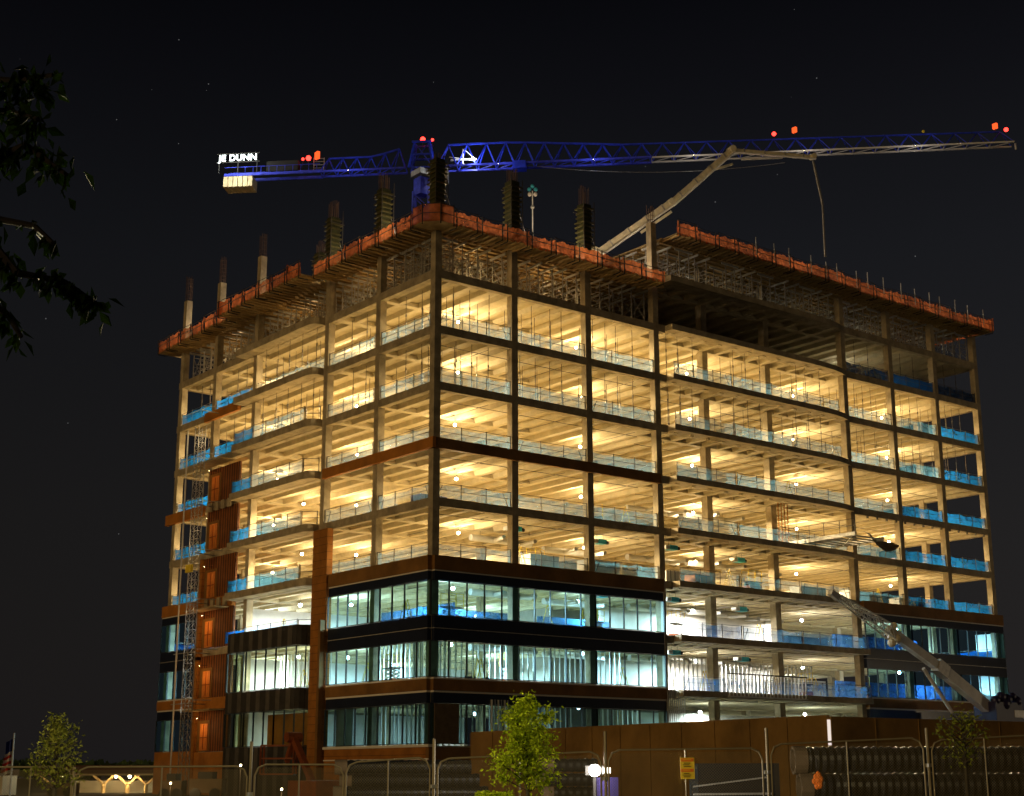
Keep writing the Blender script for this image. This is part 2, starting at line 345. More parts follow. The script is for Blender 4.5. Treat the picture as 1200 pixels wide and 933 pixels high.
# edge beams
def xbeam(x0, x1, y, z, d=BD, wd=.5, m='conc', side=1): return part(MB().box(x0, y, z-d, x1, y+side*wd, z+.008), 'edge_beam', m)
for i in range(0, 9):
    z = T(i)
    if i >= 1:
        xbeam(-.0, 24.745, 0, z); part(MB().box(0, .505, z-BD, .5, YE, z+.002), 'edge_beam', 'conc')
    else: xbeam(XC[3]-.3, 24.745, 0, z)
    if i < 1: part(MB().box(XC[3]-.3, .505, z-BD, XC[3]+.25, YE, z+.002), 'edge_beam', 'conc')
    xbeam(49.255, XE+.3, 0, z)
    part(MB().box(XE-.2, .505, z-BD, XE+.3, YE, z+.002), 'edge_beam', 'conc')
    xbeam(0 if i else XC[3]-.2, XE+.3, YE+.002, z)
    x0 = .3 if i else XC[3]+.3
    for yy in (14.8, 29.6):
        part(MB().box(x0+.21, yy-.4, z-.575, XE-.21, yy+.4, z-.2), 'girder', 'ceil')
    if i:   # girders crossing to the balcony columns
        for yy in (8.0, 36.6): part(MB().box(.51, yy-.3, z-.56, 15.6, yy+.3, z-.21), 'girder', 'ceil')
    part(MB().box(XC[3]+.31, 2.75-.3, z-.562, 49.2, 2.75+.3, z-.22), 'girder', 'ceil')
# columns
def column(x, y, z0, z1, m='conc', s=CW): return part(MB().box(x-s/2, y-s/2, z0, x+s/2, y+s/2, z1), 'column', m)
c0 = 0.31
for k in (0, 1, 2): column(XC[k]+(c0-.012 if k == 0 else 0), c0-.012, 0, 43.4)
column(XC[3], c0-.012, 0, 49.3)
for k in (4, 5): column(XC[k], 2.75, 0, 47.4, s=.7)
for k in (6, 7, 8): column(XC[k], c0-.012, 0, 47.4)
column(XE, c0-.012, 0, 47.4)
for y, zt in ((8, 43.4), (16, 43.4), (28.6, 49.0), (36.6, 48.5), (YE, 48.5)): column(c0-.012, y, 0, zt)
for x in XC[2::2]:
    for y in (14.8, 29.6): column(x, y, 0, 43 if x < 24 else 47.4)
for y in (8, 14.8, 22, 29.6, 36.6, YE): column(XE, y, 0, 47.4)
for k in range(1, 9): column(XC[k], YE, 0, 43)
# core
for (x0, y0, x1, y1) in ((27, 19, 47, 19.3), (27, 28, 47, 28.3), (27, 19.3, 27.3, 28), (46.7, 19.3, 47, 28)):
    part(MB().box(x0, y0, 0, x1, y1, 46.5), 'core_wall', 'core')

# ---- cladding
def win(kind, p, q, z0, z1, n, gm='glass', fm='frame', lab=None):    # glazed bay from p to q with n panes
    p = Vector((*p, 0)); q = Vector((*q, 0)); d = (q-p); nrm = Vector((d.y, -d.x, 0)).normalized()
    if nrm.dot(HF) > 0: nrm = -nrm
    m = MB(); m.quad(p+Vector((0,0,z0)), q+Vector((0,0,z0)), q+Vector((0,0,z1)), p+Vector((0,0,z1)))
    o = part(m, 'window', gm, lab)
    f = MB()
    for i in range(n+1):
        c = p+d*(i/n)+nrm*.03; f.bar(c+Vector((0,0,z0+.03)), c+Vector((0,0,z1-.03)), .075, .12, up=tuple(nrm))
    for z in (z0+.03, z1-.03): f.bar(p+nrm*.03+Vector((0,0,z)), q+nrm*.03+Vector((0,0,z)), .06, .06)
    part(f, 'window_frame', fm, parent=o)
SK = -.36
storeys = [(13.05, 15.65), (8.6, 11.22), (3.85, 6.72)]
def face_bands(axis, a, b, o=SK, b6='brown', b8='brown', z6=(16.42, 17.47), thin=.10):
    def bx(z0, z1, ex=0): 
        return MB().box(a-ex, o-ex, z0, b, -.005, z1) if axis == 'x' else MB().box(o-ex, a-ex, z0, -.005, b, z1)
    part(bx(*z6, ex=.10), 'cladding_band', b6)
    part(bx(z6[0]-.10, z6[0]-.005, ex=.03), 'light_strip', 'trim')
    part(bx(15.67, z6[0]-.11), 'spandrel_panel', 'spandrel')
    part(bx(12.16, 13.04), 'spandrel_panel', 'spandrel')
    part(bx(12.10, 12.155, ex=.04), 'trim_strip', 'galv')
    part(bx(11.24, 12.095), 'spandrel_panel', 'spandrel')
    part(bx(8.46, 8.58, ex=.05), 'trim_strip', 'trim')
    part(bx(7.64, 8.455, ex=.10), 'cladding_band', b8)
    part(bx(7.50, 7.635, ex=.03), 'trim_strip', 'trim')
    part(bx(6.74, 7.495), 'spandrel_panel', 'spandrel')
face_bands('x', 0, 23.3)
face_bands('y', 0, 13.9)
face_bands('x', 49.32, XE+.55)
face_bands('y', 37.1, YE+.6, b6='sheath', b8='sheath')
for k, (z0, z1) in enumerate(storeys):
    for j in range(3):
        a = [SK, 7.88, 15.75][j]; b = [7.88, 15.75, 23.3][j]
        win('x', (a, SK), (b, SK), z0, z1, 5, 'glass2' if k == 2 and j < 2 else 'glass')
    for a, b, n_ in ((SK, 8, 5), (8, 13.9, 4)): win('y', (SK, a), (SK, b), z0, z1, n_, 'glass2' if k == 2 else 'glass')
    for a, b in ((49.32, 56.35), (56.35, 63.7), (63.7, XE+.5)): win('x', (a, SK), (b, SK), z0, z1, 5, 'glassb')
    win('y', (SK, 37.1), (SK, YE+.55), z0, z1, 4, 'glassb')
    # column covers behind the glass
# brown base
part(MB().box(SK-.02, SK-.02, 0, 23.3, -.01, 3.62), 'base_wall', 'brown')
part(MB().box(SK-.03, .0, 0, -.01, 13.9, 3.62), 'base_wall', 'brick')
part(MB().box(SK-.20, SK-.2, 3.63, -.01, 13.9, 3.82), 'trim_strip', 'trim')
part(MB().box(SK-.12, SK-.1, 2.75, SK-.04, 13.9, 2.84), 'trim_strip', 'trim')
part(MB().box(SK-.06, 37.1, 0, -.02, YE+.6, 3.8), 'base_wall', 'sheath')
part(MB().box(49.32, SK-.02, 0, XE+.5, -.01, 3.8), 'base_wall', 'brown')
part(MB().box(23.32, SK-.02, 7.4, 23.62-.31, -.02, 16.3), 'end_trim', 'trim')
part(MB().box(XE+.5, SK, 3.8, XE+.56, 3, 15.7), 'end_trim', 'frameL')
# clad pilaster on the short face
part(MB().box(-.55, 14.05, 0, -.02, 16.30, 21.3), 'pilaster', 'brick')
part(MB().box(-1.0, 14.0, 0, -.56, 14.35, 13.8), 'pilaster_return', 'brown')
# curved glazed bay under the balconies
CB = [(-.05, 28.4), (-1.6, 28.4), (-1.6, 18.2)] + [( -1.6+1.1*(1-math.cos(math.radians(a))), 17.6-1.1*math.sin(math.radians(a))+.0) for a in (15, 35, 55, 75, 90)] + [(-.3, 16.42)]
def ribbon(path, z0, z1, th=.12):
    m = MB()
    for i in range(len(path)-1):
        p, q = Vector((*path[i], 0)), Vector((*path[i+1], 0)); m.bar(p+Vector((0,0,(z0+z1)/2)), q+Vector((0,0,(z0+z1)/2)), th, z1-z0)
    return m
for z0, z1 in ((11.98, 13.62), (6.86, 8.55), (0, 3.95)): part(ribbon(CB, z0, z1), 'spandrel_panel', 'charcoal')
part(MB().prism([(-.04, 28.3), (-1.5, 28.3), (-1.5, 18.2), (-1.2, 17.2), (-.5, 16.6), (-.04, 16.5)], 13.2, 13.5), 'bay_roof', 'conc')
for (z0, z1, gm) in ((8.57, 11.96, 'glassw'), (3.97, 6.84, 'glassw')):
    for i in range(6):
        a = 28.4-i*1.7; win('y', (-1.6, a), (-1.6, a-1.7), z0, z1, 1, gm)
    m = [c for c in CB[2:]]
    for i in range(0, len(m)-2, 2): win('y', m[i], m[i+2], z0, z1, 1, gm)
    win('y', (-.05, 28.4), (-1.6, 28.4), z0, z1, 1, gm)
# brown shaft enclosure with hoist landings
LEV = [T(3)-BD] + [T(i) for i in range(4, 9)] + [3.75]
for k in range(6):
    zc = T(3)-BD if k == 0 else T(3+k)-BD; zf = T(4+k) if k < 5 else 3.75
    if k == 0: zc -= .6
    part(MB().box(-.16, 30.45, zf+.02, .05, 33.9, zc-.02), 'corrugated_wall', 'corr')
    dz = zf+2.75
    part(MB().box(-.22, 33.9, zf+.02, .05, 36.3, dz-.01), 'shaft_wall', 'brown')
    part(MB().box(-.18, 33.9, dz, .04, 36.3, zc-.02), 'corrugated_wall', 'corr')
    d = part(MB().box(-.30, 34.15, zf+.10, -.225, 35.6, zf+2.45), 'landing_door', 'door')
    part(MB().box(-.34, 34.85, zf+.2, -.305, 34.93, zf+2.35).box(-.34, 34.2, zf+1.2, -.305, 35.55, zf+1.27), 'door_bar', 'lift', parent=d)
    if k >= 2: part(MB().box(-.50, 36.35, zf-1.0 if k < 5 else 0, -.02, 37.08, zf+3.8), 'shaft_pier', 'brick')
for i in (6, 8): part(MB().box(-.40, 30.4, T(i)-.98, -.02, 37.0, T(i)+.03), 'cladding_band', 'brick' if i == 6 else 'sheath')
part(MB().box(-.42, 30.4, 0, -.02, 37.0, 3.7), 'base_wall', 'sheath')
part(MB().box(-.35, 37.2, T(4)-.95, -.02, YE+1.2, T(4)+.05), 'cladding_band', 'sheath')
part(MB().box(-.34, 31.0, T(2)-.85, -.02, 37.8, T(2)+.03), 'cladding_band', 'sheath')
part(MB().box(-.32, SK, T(4)-.80, -.02, 15.6, T(4)+.03), 'cladding_band', 'sheath')
part(MB().box(-.31, -.32, T(4)-.80, 23.5, -.01, T(4)+.03), 'cladding_band', 'brown')
for i in (4, 6):      # angle brackets waiting for cladding on the shaft
    for y in (31.2, 32.4, 33.6, 34.8): part(MB().box(-.6, y, T(i)-.9, -.42, y+.62, T(i)-.1), 'bracket', 'conc')
for i in range(14): part(MB().box(51.0+i*1.45, -.18, T(4)-.90, 51.12+i*1.45, -.01, T(4)-.66), 'cast_in_bracket', 'rail')
# loose framing beside the recessed stretch on the ground storey
m = MB()
for i in range(9): m.bar((23.4+i*.24, SK-.1, 3.8), (23.4+i*.24, SK-.1, 8.4 if i % 3 else 9.4), .07)
part(m, 'steel_framing', 'galv')
m = MB()
for i in range(6): m.bar((5.2+i*.3, SK-.15, 3.9), (5.2+i*.3, SK-.15, 7.1), .08 if i % 2 else .2, .06)
part(m, 'wrapped_opening', 'alum')
part(MB().box(.0, SK-.14, 3.9, 2.2, SK-.08, 6.7), 'wrapped_opening', 'canvas')

# ------------------------------------------------------------------ guard screens along the open floors
ORD = ['topmost', 'second', 'third', 'fourth', 'fifth', 'sixth', 'seventh']
def fl(k): return 'top lit floor' if k == 1 else '%s lit floor down' % ORD[k-1]
BX = ['corner bay', 'second bay', 'third bay', 'fourth bay', 'fifth bay', 'sixth bay', 'seventh bay', 'eighth bay', 'last bay']
BY = ['corner bay', 'second bay', 'balcony bay', 'shaft bay', 'end bay']
cacheG = {}
def screen(p, q, z, style, label, group, k=0, h=1.15):
    p = Vector((*p, z)); q = Vector((*q, z)); L = (q-p).length; key = (round(L, 1), style, round(h, 1), k % 3)
    if key not in cacheG:
        rr = random.Random(hash(key) % 999); nt_ = max(2, round(L/2.4)); s = MB(); r = MB(); n = MB()
        posts = []
        for i in range(nt_+1):
            x = L*i/nt_; b = MB().bar((x, 0, 0), (x, 0, h+.05), .05); posts.append(b)
        for z_ in (h, h*.55): r.bar((0, 0, z_), (L, 0, z_), .035)
        if k % 3 == 1: r.bar((.2, .1, 0), (.7, .1, h*.9), .04).bar((L-.2, .1, 0), (L-.7, .1, h*.9), .04)
        seg = nt_*3; top = [h*(.98 - .10*abs(math.sin(i*math.pi/3)) - rr.uniform(0, .05)) for i in range(seg+1)]; dy = [rr.uniform(-.05, .05) for _ in range(seg+1)]
        for i in range(seg+1):
            n.v += [(L*i/seg, .04+dy[i], .03), (L*i/seg, .04+dy[i]*.3, top[i])]
        for i in range(seg): n.f.append((2*i, 2*i+2, 2*i+3, 2*i+1))
        sty = {'g': 'netG', 'b': 'netB', 't': 'tarp', 'd': 'tarpD', 'w': 'netW'}[style]
        root = bpy.data.objects.new('guard_screen', None); COL.objects.link(root)
        n.build('netting', MT[sty], root); r.build('rail', MT['rail'], root)
        for b in posts: b.build('post', MT['rail'], root)
        cacheG[key] = root; o = root
    else: o = dup(cacheG[key], (0,0,0))
    o.location = p; o.rotation_euler.z = math.atan2(q.y-p.y, q.x-p.x); tag(o, label, 'guardrail', group); return o
gl = lambda s: {'g': 'grey see-through', 'b': 'blue', 't': 'bright blue tarpaulin', 'd': 'navy tarpaulin', 'w': 'dull blue see-through'}[s]
for k in range(1, 8):
    z = T(k+1); nm = fl(k)
    for b in range(9):
        st_ = 'g'
        if b == 7 and k >= 3: st_ = 'b'
        if b == 8 and k >= 1: st_ = 'b'
        if k in (6, 7):
            if b not in (3, 4, 5): continue
            st_ = 'w' if b == 3 or k == 7 else 'g'
        x0, x1 = XC[b]+.35, XC[b+1]-.35
        if b in (3, 4, 5):
            x0 = [25.0, 32.4, 40.2][b-3]; x1 = [32.2, 40.0, 47.2 if k < 6 else 49.2][b-3]; y = -.72
        else: y = .16
        screen((x0, y), (x1, y if not (b == 5 and k < 6) else -.50), z, st_, '%s safety screen, %s, %s of the long face' % (gl(st_), nm, BX[b]), 'safety screens along the open floor edges', k=k+b)
    if k <= 5:
        for b in (0, 1): screen((.16, YC[b+1]-.35), (.16, YC[b]+.65), z, 'g', 'grey see-through safety screen, %s, %s of the balcony face' % (nm, BY[b]), 'safety screens along the open floor edges', k=k)
    if k <= 6 and k >= 2:
        screen((-1.05, 26.5), (-1.05, 17.6), z, 'g', 'grey screen round the balcony of the %s' % nm, 'balcony screens', k=0, h=1.2)
        screen((-1.05, 30.1), (-1.05, 26.6), z, 't', 'bright blue tarpaulin at the shaft end of the balcony, %s' % nm, 'balcony screens', k=k)
        if k > 1:
            m = MB().bar((-1.0, 17.5, z), (-1.0, 17.5, z+1.2), .06).bar((0-.05, 16.6, z), (-.05, 16.6, z+1.2), .06)
            for zz in (1.15, .6): m.bar((-1.0, 17.5, z+zz), (-.05, 16.6, z+zz), .05)
            tag(m.build('corner_rail', MT['rail']), 'short bare rail at the rounded balcony corner, %s' % nm, 'guardrail', 'balcony corner rails')
    if k == 1: screen((.16, 28.2), (.16, 16.5), z, 'g', 'grey screen behind the slab edge of the topmost lit floor on the balcony face', 'balcony screens', k=2)
    if k <= 2: screen((.1, 36.2), (.1, 29.0), z, 'b', 'blue screen across the shaft bay on the %s' % nm, 'safety screens along the open floor edges', k=k)
    if k <= 5: screen((.1, 43.5), (.1, 37.0), z, 't', 'bright blue tarpaulin in the end bay of the balcony face, %s' % nm, 'tarpaulin screens of the end bay', k=k)
    if k <= 6:
        for j, (a, b_) in enumerate(((.6, 7.6), (8.4, 14.4), (15.2, 21.6))):
            if k == 6 and j > 1: continue
            screen((XE, a), (XE, b_), z, 't', 'blue tarpaulin along the narrow far end, %s, %s bay' % (nm, ('first', 'second', 'third')[j]), 'tarpaulins along the far end', k=k+1)
        for j in (0, 1, 2):
            screen((XC[j]+.4, YE), (XC[j+1]-.4, YE), z, 't', 'blue tarpaulin along the rear edge, %s, %s bay of the rear' % (nm, ('first', 'second', 'third')[j]), 'tarpaulins along the rear edge', k=k+2)
# screen on the floor above (far part only)
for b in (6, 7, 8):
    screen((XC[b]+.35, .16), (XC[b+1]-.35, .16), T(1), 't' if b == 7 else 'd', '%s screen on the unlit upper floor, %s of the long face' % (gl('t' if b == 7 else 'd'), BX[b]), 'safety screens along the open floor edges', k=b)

# ------------------------------------------------------------------ work lamps (each hangs from the slab on a cord)
def lamp_proto(kind):
    root = bpy.data.objects.new('work_lamp', None); COL.objects.link(root)
    MB().ball((0, 0, 0), .13 if kind == 'w' else .15, 10, 7).build('bulb', LW if kind == 'w' else LC, root)
    MB().tube((0, 0, .13), (0, 0, .25), .09, 8, .05).build('socket', MT['black'], root)
    MB().tube((0, 0, .25), (0, 0, .62), .012, 5).build('cord', MT['black'], root)
    return root
PW = lamp_proto('w'); PC = lamp_proto('c'); first = {'w': PW, 'c': PC}; cnt = 0
LDATA = {}
def ldata(kind, e, col, rad=.14):
    k_ = (kind, e)
    if k_ not in LDATA:
        d = bpy.data.lights.new('lamp_light', 'POINT'); d.energy = e; d.color = col; d.shadow_soft_size = rad; LDATA[k_] = d
    return LDATA[k_]
def adata(kind, e, col):
    k_ = (kind, e, 'a')
    if k_ not in LDATA:
        d = bpy.data.lights.new('lamp_down_light', 'AREA'); d.shape = 'DISK'; d.size = .4; d.energy = e; d.color = col; LDATA[k_] = d
    return LDATA[k_]
def work_lamp(x, y, z, kind, e, col, label):
    r = first.pop(kind, None)
    if r is None: r = dup(PW if kind == 'w' else PC, (x, y, z))
    r.location = (x, y, z); tag(r, label, 'lamp', 'work lamps hanging under the slabs')
    lo = bpy.data.objects.new('lamp_light', ldata(kind, e*.13, col)); COL.objects.link(lo); lo.location = (x, y, z-.22)
    lo = bpy.data.objects.new('lamp_down_light', adata(kind, e*.95, col)); COL.objects.link(lo); lo.location = (x, y, z-.25)
LX = [7.0, 20.6, 34.4, 48.9, 63.4]; LY = [(6.9, 'nearest row'), (22.0, 'middle row'), (36.5, 'rear row')]
XL = ['near the corner', 'third bay', 'fifth bay', 'sixth bay', 'far end']
for k in range(1, 9):
    zc = (T(k) if k < 9 else 3.75) - 1.25
    for j, (ly, rn) in enumerate(LY):
        for i, lx in enumerate(LX):
            if ly == 22 and 27 < lx < 47: continue
            kind = 'w' if k <= 5 else 'c'
            fn = fl(k) if k <= 7 else 'ground storey'
            if kind == 'w': e_, c_ = R_.choice((6600, 7600, 8600)) if j == 0 else R_.choice((7000, 8400)), (1.0, .77, .42)
            elif k == 8: e_, c_ = (2600 if i in (2, 3) else 1500), (.80, 1, .97)
            elif lx in (34.4, 48.9): e_, c_ = 3900, (1.0, .97, .88)
            else: e_, c_ = 8600, (.76, .93, 1.0)
            ky = ly if lx != LX[0] or j else ly
            work_lamp(lx+R_.uniform(-.25, .25), ky+R_.uniform(-.3, .3), zc+R_.uniform(-.08, .08), kind, e_, c_, '%s work lamp, %s, %s, %s' % ('warm yellow' if kind == 'w' else 'cold white', fn, rn, XL[i]))
    if k in (4, 5, 6, 7):
        kind = 'w' if k < 6 else 'c'
        work_lamp(3.2, 24.5, zc, kind, 3800 if kind == 'w' else 2200, (1, .75, .40) if kind == 'w' else (.95, 1, .88), '%s work lamp behind the balcony of the %s' % ('warm yellow' if kind == 'w' else 'cold white', fl(k)))
# weak white lamps on the unlit levels of the far part
for i, (x, y, z, e_) in enumerate(((57, 7, T(0)-1.2, 330), (36, 8, T(0)+2.4, 420), (50, 9, T(0)+2.4, 480), (62, 9, T(0)+2.4, 480))):
    work_lamp(x, y, z, 'c', e_, (1, .95, .82), 'weak white lamp %s' % ('under the newest slab near the far end', 'among the shoring near the step in the deck', 'among the shoring halfway along the high deck', 'among the shoring near the far end')[i])

for k in range(6):  # tiny lamps added at the landings so the orange doors look bright
    zf = T(4+k) if k < 5 else 3.75
    r = thing('added_door_lamp', 'tiny lamp added to brighten the landing door, %s' % (fl(3+k) if k < 5 else 'ground storey'), 'lamp', (-1.0, 34.9, zf+2.9), 0, 'lamps added at the landing doors')
    MB().ball((0, 0, 0), .018).build('bulb', LW, r); MB().bar((0, 0, .04), (.8, 0, .04), .03).build('arm', MT['black'], r)
    lo = bpy.data.objects.new('door_light', ldata('door', 9 if k < 3 else 34, (1, .55, .2))); COL.objects.link(lo); lo.location = (-1.3, 34.9, zf+2.2)
# portable lamps standing on the decks behind the netting
def deck_lamp(x, y, z, e_, lab):
    r = thing('deck_lamp', lab, 'lamp', (x, y, z), 0, 'portable deck lamps'); MB().tube((0,0,0), (0,0,.75), .03).build('stand', MT['black'], r); MB().box(-.15, -.1, .76, .15, .1, .95).build('lamp_head', LW, r)
    lo = bpy.data.objects.new('deck_light', ldata('deck', e_, (1, .80, .58))); COL.objects.link(lo); lo.location = (x, y, z+1.15)
for i in range(4): deck_lamp(2.0+i*6.2, 1.6, 43.45, 300, 'portable lamp on the lower deck above the long face, %s from the corner' % ORD[i].replace('topmost', 'first'))
for i in range(6): deck_lamp(1.6, 6+i*7.2, 43.45, 260, 'portable lamp on the lower deck above the balcony face, %s from the corner' % ORD[i].replace('topmost', 'first'))
for i in range(7): deck_lamp(27+i*7, 1.6, 48.0, 230, 'portable lamp on the higher deck, %s from the step' % ORD[i].replace('topmost', 'first'))
# weak lamps added among the lower deck's shoring to light its underside
for i, (x, y) in enumerate(((5.5, 3), (13.5, 3), (3, 12), (3, 24), (3, 38))):
    r = thing('added_shoring_lamp', 'weak lamp added among the shoring of the lower deck, %s' % ('corner bay', 'second bay', 'second balcony-face bay', 'balcony bay', 'end bay')[i], 'lamp', (x, y, 39.95), 0, 'weak added shoring lamps')
    MB().tube((0,0,0), (0,0,.5), .03).build('stand', MT['black'], r); MB().ball((0,0,.6), .05).build('bulb', LW, r)
    lo = bpy.data.objects.new('added_shoring_light', ldata('sh', 150, (1, .66, .30))); COL.objects.link(lo); lo.location = (x, y, 40.75)
# flood masts added to uplight faces and soffits; street lamp for the trees; all unseen
def mast_lamp(nm, lab, x, y, h_, e_, col, tgt=None):
    r = thing(nm, lab, 'lamp', (x, y, 0)); MB().tube((0,0,0), (0,0,h_), .09, 8, .06).build('pole', MT['galv'], r); MB().box(-.4, -.2, h_+.01, .4, .2, h_+.3).build('lamp_head', LF, r)
    d = bpy.data.lights.new(nm+'_light', 'SPOT' if tgt else 'POINT'); d.energy = e_; d.color = col; d.shadow_soft_size = .5; lo = bpy.data.objects.new(nm+'_light', d); COL.objects.link(lo); lo.location = (x, y, h_-.45 if not tgt else h_+.6)
    if tgt: d.spot_size = math.radians(75); d.spot_blend = .7; lo.rotation_euler = (Vector(tgt)-lo.location).to_track_quat('-Z', 'Y').to_euler()
mast_lamp('added_flood_mast', 'unseen flood mast added to light the balcony face', -48, 24, 7, 8500, (1, .66, .28), (0, 22, 30))
mast_lamp('added_flood_mast', 'unseen flood mast added to light the long face', 100, -42, 7, 7000, (1, .78, .50), (45, 0, 34))
q_ = Vector((CAM.x, CAM.y, 0))+HF*16-HR*7.2
mast_lamp('street_lamp', 'street lamp beside the pavement near the viewpoint', q_.x, q_.y, 6.0, 3000, (1, .86, .45))

# ------------------------------------------------------------------ thin reshores on the two top lit floors
pm = MB().tube((0, 0, 0), (0, 0, 2.3), .035, 6).tube((0, 0, 2.3), (0, 0, 3.86), .026, 6).box(-.09, -.09, 0, .09, .09, .015).mesh('shore_tube', MT['postm'])
pc = MB().tube((0, 0, 2.2), (0, 0, 2.42), .055, 8).mesh('shore_collar', MT['rail'])
def post(x, y, z, lab):
    o = link('shoring_post', pm, None, (x, y, z)); tag(o, lab, 'shoring post', 'thin steel posts propping the top floors'); link('collar', pc, o)
for k in (1, 2):
    z = T(k+1)+.005
    for b in range(9):
        for j in range(4 if b not in (3, 4, 5) else 3):
            for row in (0, 1):
                x = XC[b]+1.0+(XC[b+1]-XC[b]-1.6)*(j+.15+.5*row)/4+R_.uniform(-.2, .2)
                post(x, (1.1 if b not in (3, 4, 5) else .2)+row*2.6+R_.uniform(-.15, .15), z, 'thin post, %s, long face %s, %s row, %s in line' % (fl(k), BX[b], ('outer', 'inner')[row], ('first', 'second', 'third', 'fourth')[j]))
    for b, (a, c) in enumerate(((0, 8), (8, 16), (16, 28.6), (28.6, 36.6), (36.6, 43.9))):
        for j in range(3 if b != 2 else 5):
            for row in (0, 1):
                y = a+1+(c-a-1.6)*(j+.2+.5*row)/(3 if b != 2 else 5)+R_.uniform(-.2, .2)
                post((1.2 if b != 2 else -.2)+row*2.4, y, z, 'thin post, %s, balcony face %s, %s row, %s in line' % (fl(k), BY[b], ('outer', 'inner')[row], ('first', 'second', 'third', 'fourth', 'fifth')[j]))
for b in (6, 7, 8):
    for j in range(3): post(XC[b]+1.2+j*2.1, 1.3, T(1)+.005, 'thin post on the unlit upper floor, %s of the long face, %s in line' % (BX[b], ('first', 'second', 'third')[j]))

# ------------------------------------------------------------------ shoring towers under the two formwork decks
def tower_proto(H):
    root = bpy.data.objects.new('shoring_tower', None); COL.objects.link(root); a = .75
    for sy in (-a, a):
        f = MB()
        for sx_ in (-.6, .6): f.bar((sx_, sy, .02), (sx_, sy, H), .075)
        for z_ in (.35, .95, 1.6, H-.9, H-.3): f.bar((-.6, sy, z_), (.6, sy, z_), .05)
        f.bar((-.6, sy, .95), (.6, sy, 1.6), .04); f.build('shoring_frame', MT['galv'], root)
    for sx_ in (-.6, .6): MB().bar((sx_, -a, .4), (sx_, a, H-.4), .04).bar((sx_+.03, a, .4), (sx_+.03, -a, H-.4), .04).build('cross_brace', MT['galv'], root)
    for sy in (-a, a): MB().bar((-1.1, sy, H+.1), (1.1, sy, H+.1), .12, .18).build('header_beam', MT['alum'], root)
    return root
TA = tower_proto(2.85); TB = tower_proto(2.85); used = []
def tower(proto, x, y, z, rz, lab, grp):
    if proto.name not in used: used.append(proto.name); o = proto
    else: o = dup(proto, (0, 0, 0))
    o.location = (x, y, z); o.rotation_euler.z = rz; tag(o, lab, 'shoring tower', grp)
for row, d in enumerate((1.5, 4.3, 7.4)):
    for b in range(3):
        for j in range(3): tower(TA, XC[b]+1.3+j*2.6, d+R_.uniform(-.2, .2), T(1), math.pi/2, 'shoring tower under lower deck, %s of long face, %s row, %s in line' % (BX[b], ORD[row] if row else 'outermost', ('first', 'second', 'third', 'fourth', 'fifth')[j]), 'shoring towers under the lower deck')
    for b in range(5):
        a, c = YC[b], YC[b+1]; n_ = round((c-a)/2.7)
        for j in range(n_): 
            if a+1.3+j*2.6 < 3 and row < 3 and b == 0 and j == 0 and row: continue
            tower(TA, d, a+1.4+j*(c-a-.6)/n_, T(1), 0, 'shoring tower under lower deck, %s of balcony face, %s row, %s in line' % (BY[b], ORD[row] if row else 'outermost', ('first', 'second', 'third', 'fourth', 'fifth')[j]), 'shoring towers under the lower deck')
for row, d in enumerate((.8, 3.9, 7.2)):
    for b in range(3, 9):
        for j in range(3):
            x = XC[b]+1.2+j*2.45
            tower(TB, x, d+(.6 if b > 5 else 0)+R_.uniform(-.15, .15), T(0), math.pi/2 if (j+b) % 2 else 0, 'shoring tower under higher deck, %s of long face, %s row, %s in line' % (BX[b], ORD[row] if row else 'outermost', ('first', 'second', 'third', 'fourth', 'fifth')[j]), 'shoring towers under the higher deck')

# ------------------------------------------------------------------ formwork decks with orange netting
def deck(name, x0, y0, x1, y1, z, lab):
    r = thing(name, lab, 'formwork')
    MB().box(x0, y0, z, x1, y1, z+.12).build('plywood_deck', MT['ply'], r)
    y = y0+.3
    k = 0
    while y < y1:
        MB().box(x0+.05, y, z-.17, x1-.05, y+.09, z-.004).build('deck_joist', MT['timber'], r); y += .75; k += 1
    return r
deck('formwork_deck', .3, .3, 25.3, YE, 43.28, 'lower plywood formwork deck on shoring towers beside the corner')
deck('formwork_deck', 24.4, -.2, XE+.4, 16, 47.85, 'higher plywood formwork deck over the far part')
def table_proto(L, D, H, nm):
    root = bpy.data.objects.new('edge_platform', None); COL.objects.link(root)
    MB().box(0, -D, .0, L-.03, 0, .07).build('platform_board', MT['ply'], root)
    j = MB()
    for i in range(4): j.box(.2+i*(L-.5)/3, -D, -.16, .28+i*(L-.5)/3, .6, -.003)
    j.build('platform_joists', MT['timber'], root)
    for i in (0, 1):
        x = .25+i*(L-.5)
        MB().bar((x, -D-.05, -.28), (x, -D-.05, H+.12), .07).bar((x, -D-.05, -.28), (x, -D+.9, -.28), .07).build('bracket_post', MT['black'], root)
    r = MB()
    for z_ in (H, H*.5): r.bar((0, -D-.09, z_), (L, -D-.09, z_), .045)
    r.build('guard_rail', MT['rail'], root)
    n = MB(); sg = 16; q = random.Random(nm); rows_ = 5; ph = q.random()*6
    for i in range(sg+1):
        tz_ = H-.02-q.uniform(0, .16)-.10*abs(math.sin(i*math.pi/8+ph)); bz_ = -.10+q.uniform(-.10, .14)
        for k in range(rows_): n.v.append((L*i/sg, -D-.01+q.uniform(-.05, .05)+.04*math.sin(i*1.3+k), bz_+(tz_-bz_)*k/(rows_-1)))
    for i in range(sg):
        for k in range(rows_-1): n.f.append((i*rows_+k, (i+1)*rows_+k, (i+1)*rows_+k+1, i*rows_+k+1))
    n.build('netting', MT['netO'], root)
    return root
EAS = [table_proto(2.5, 1.9, h_, n_) for h_, n_ in ((1.22, 'a'), (1.12, 'b'), (1.26, 'c'), (1.05, 'd'), (1.18, 'e'))]; EA = None; usedE = []
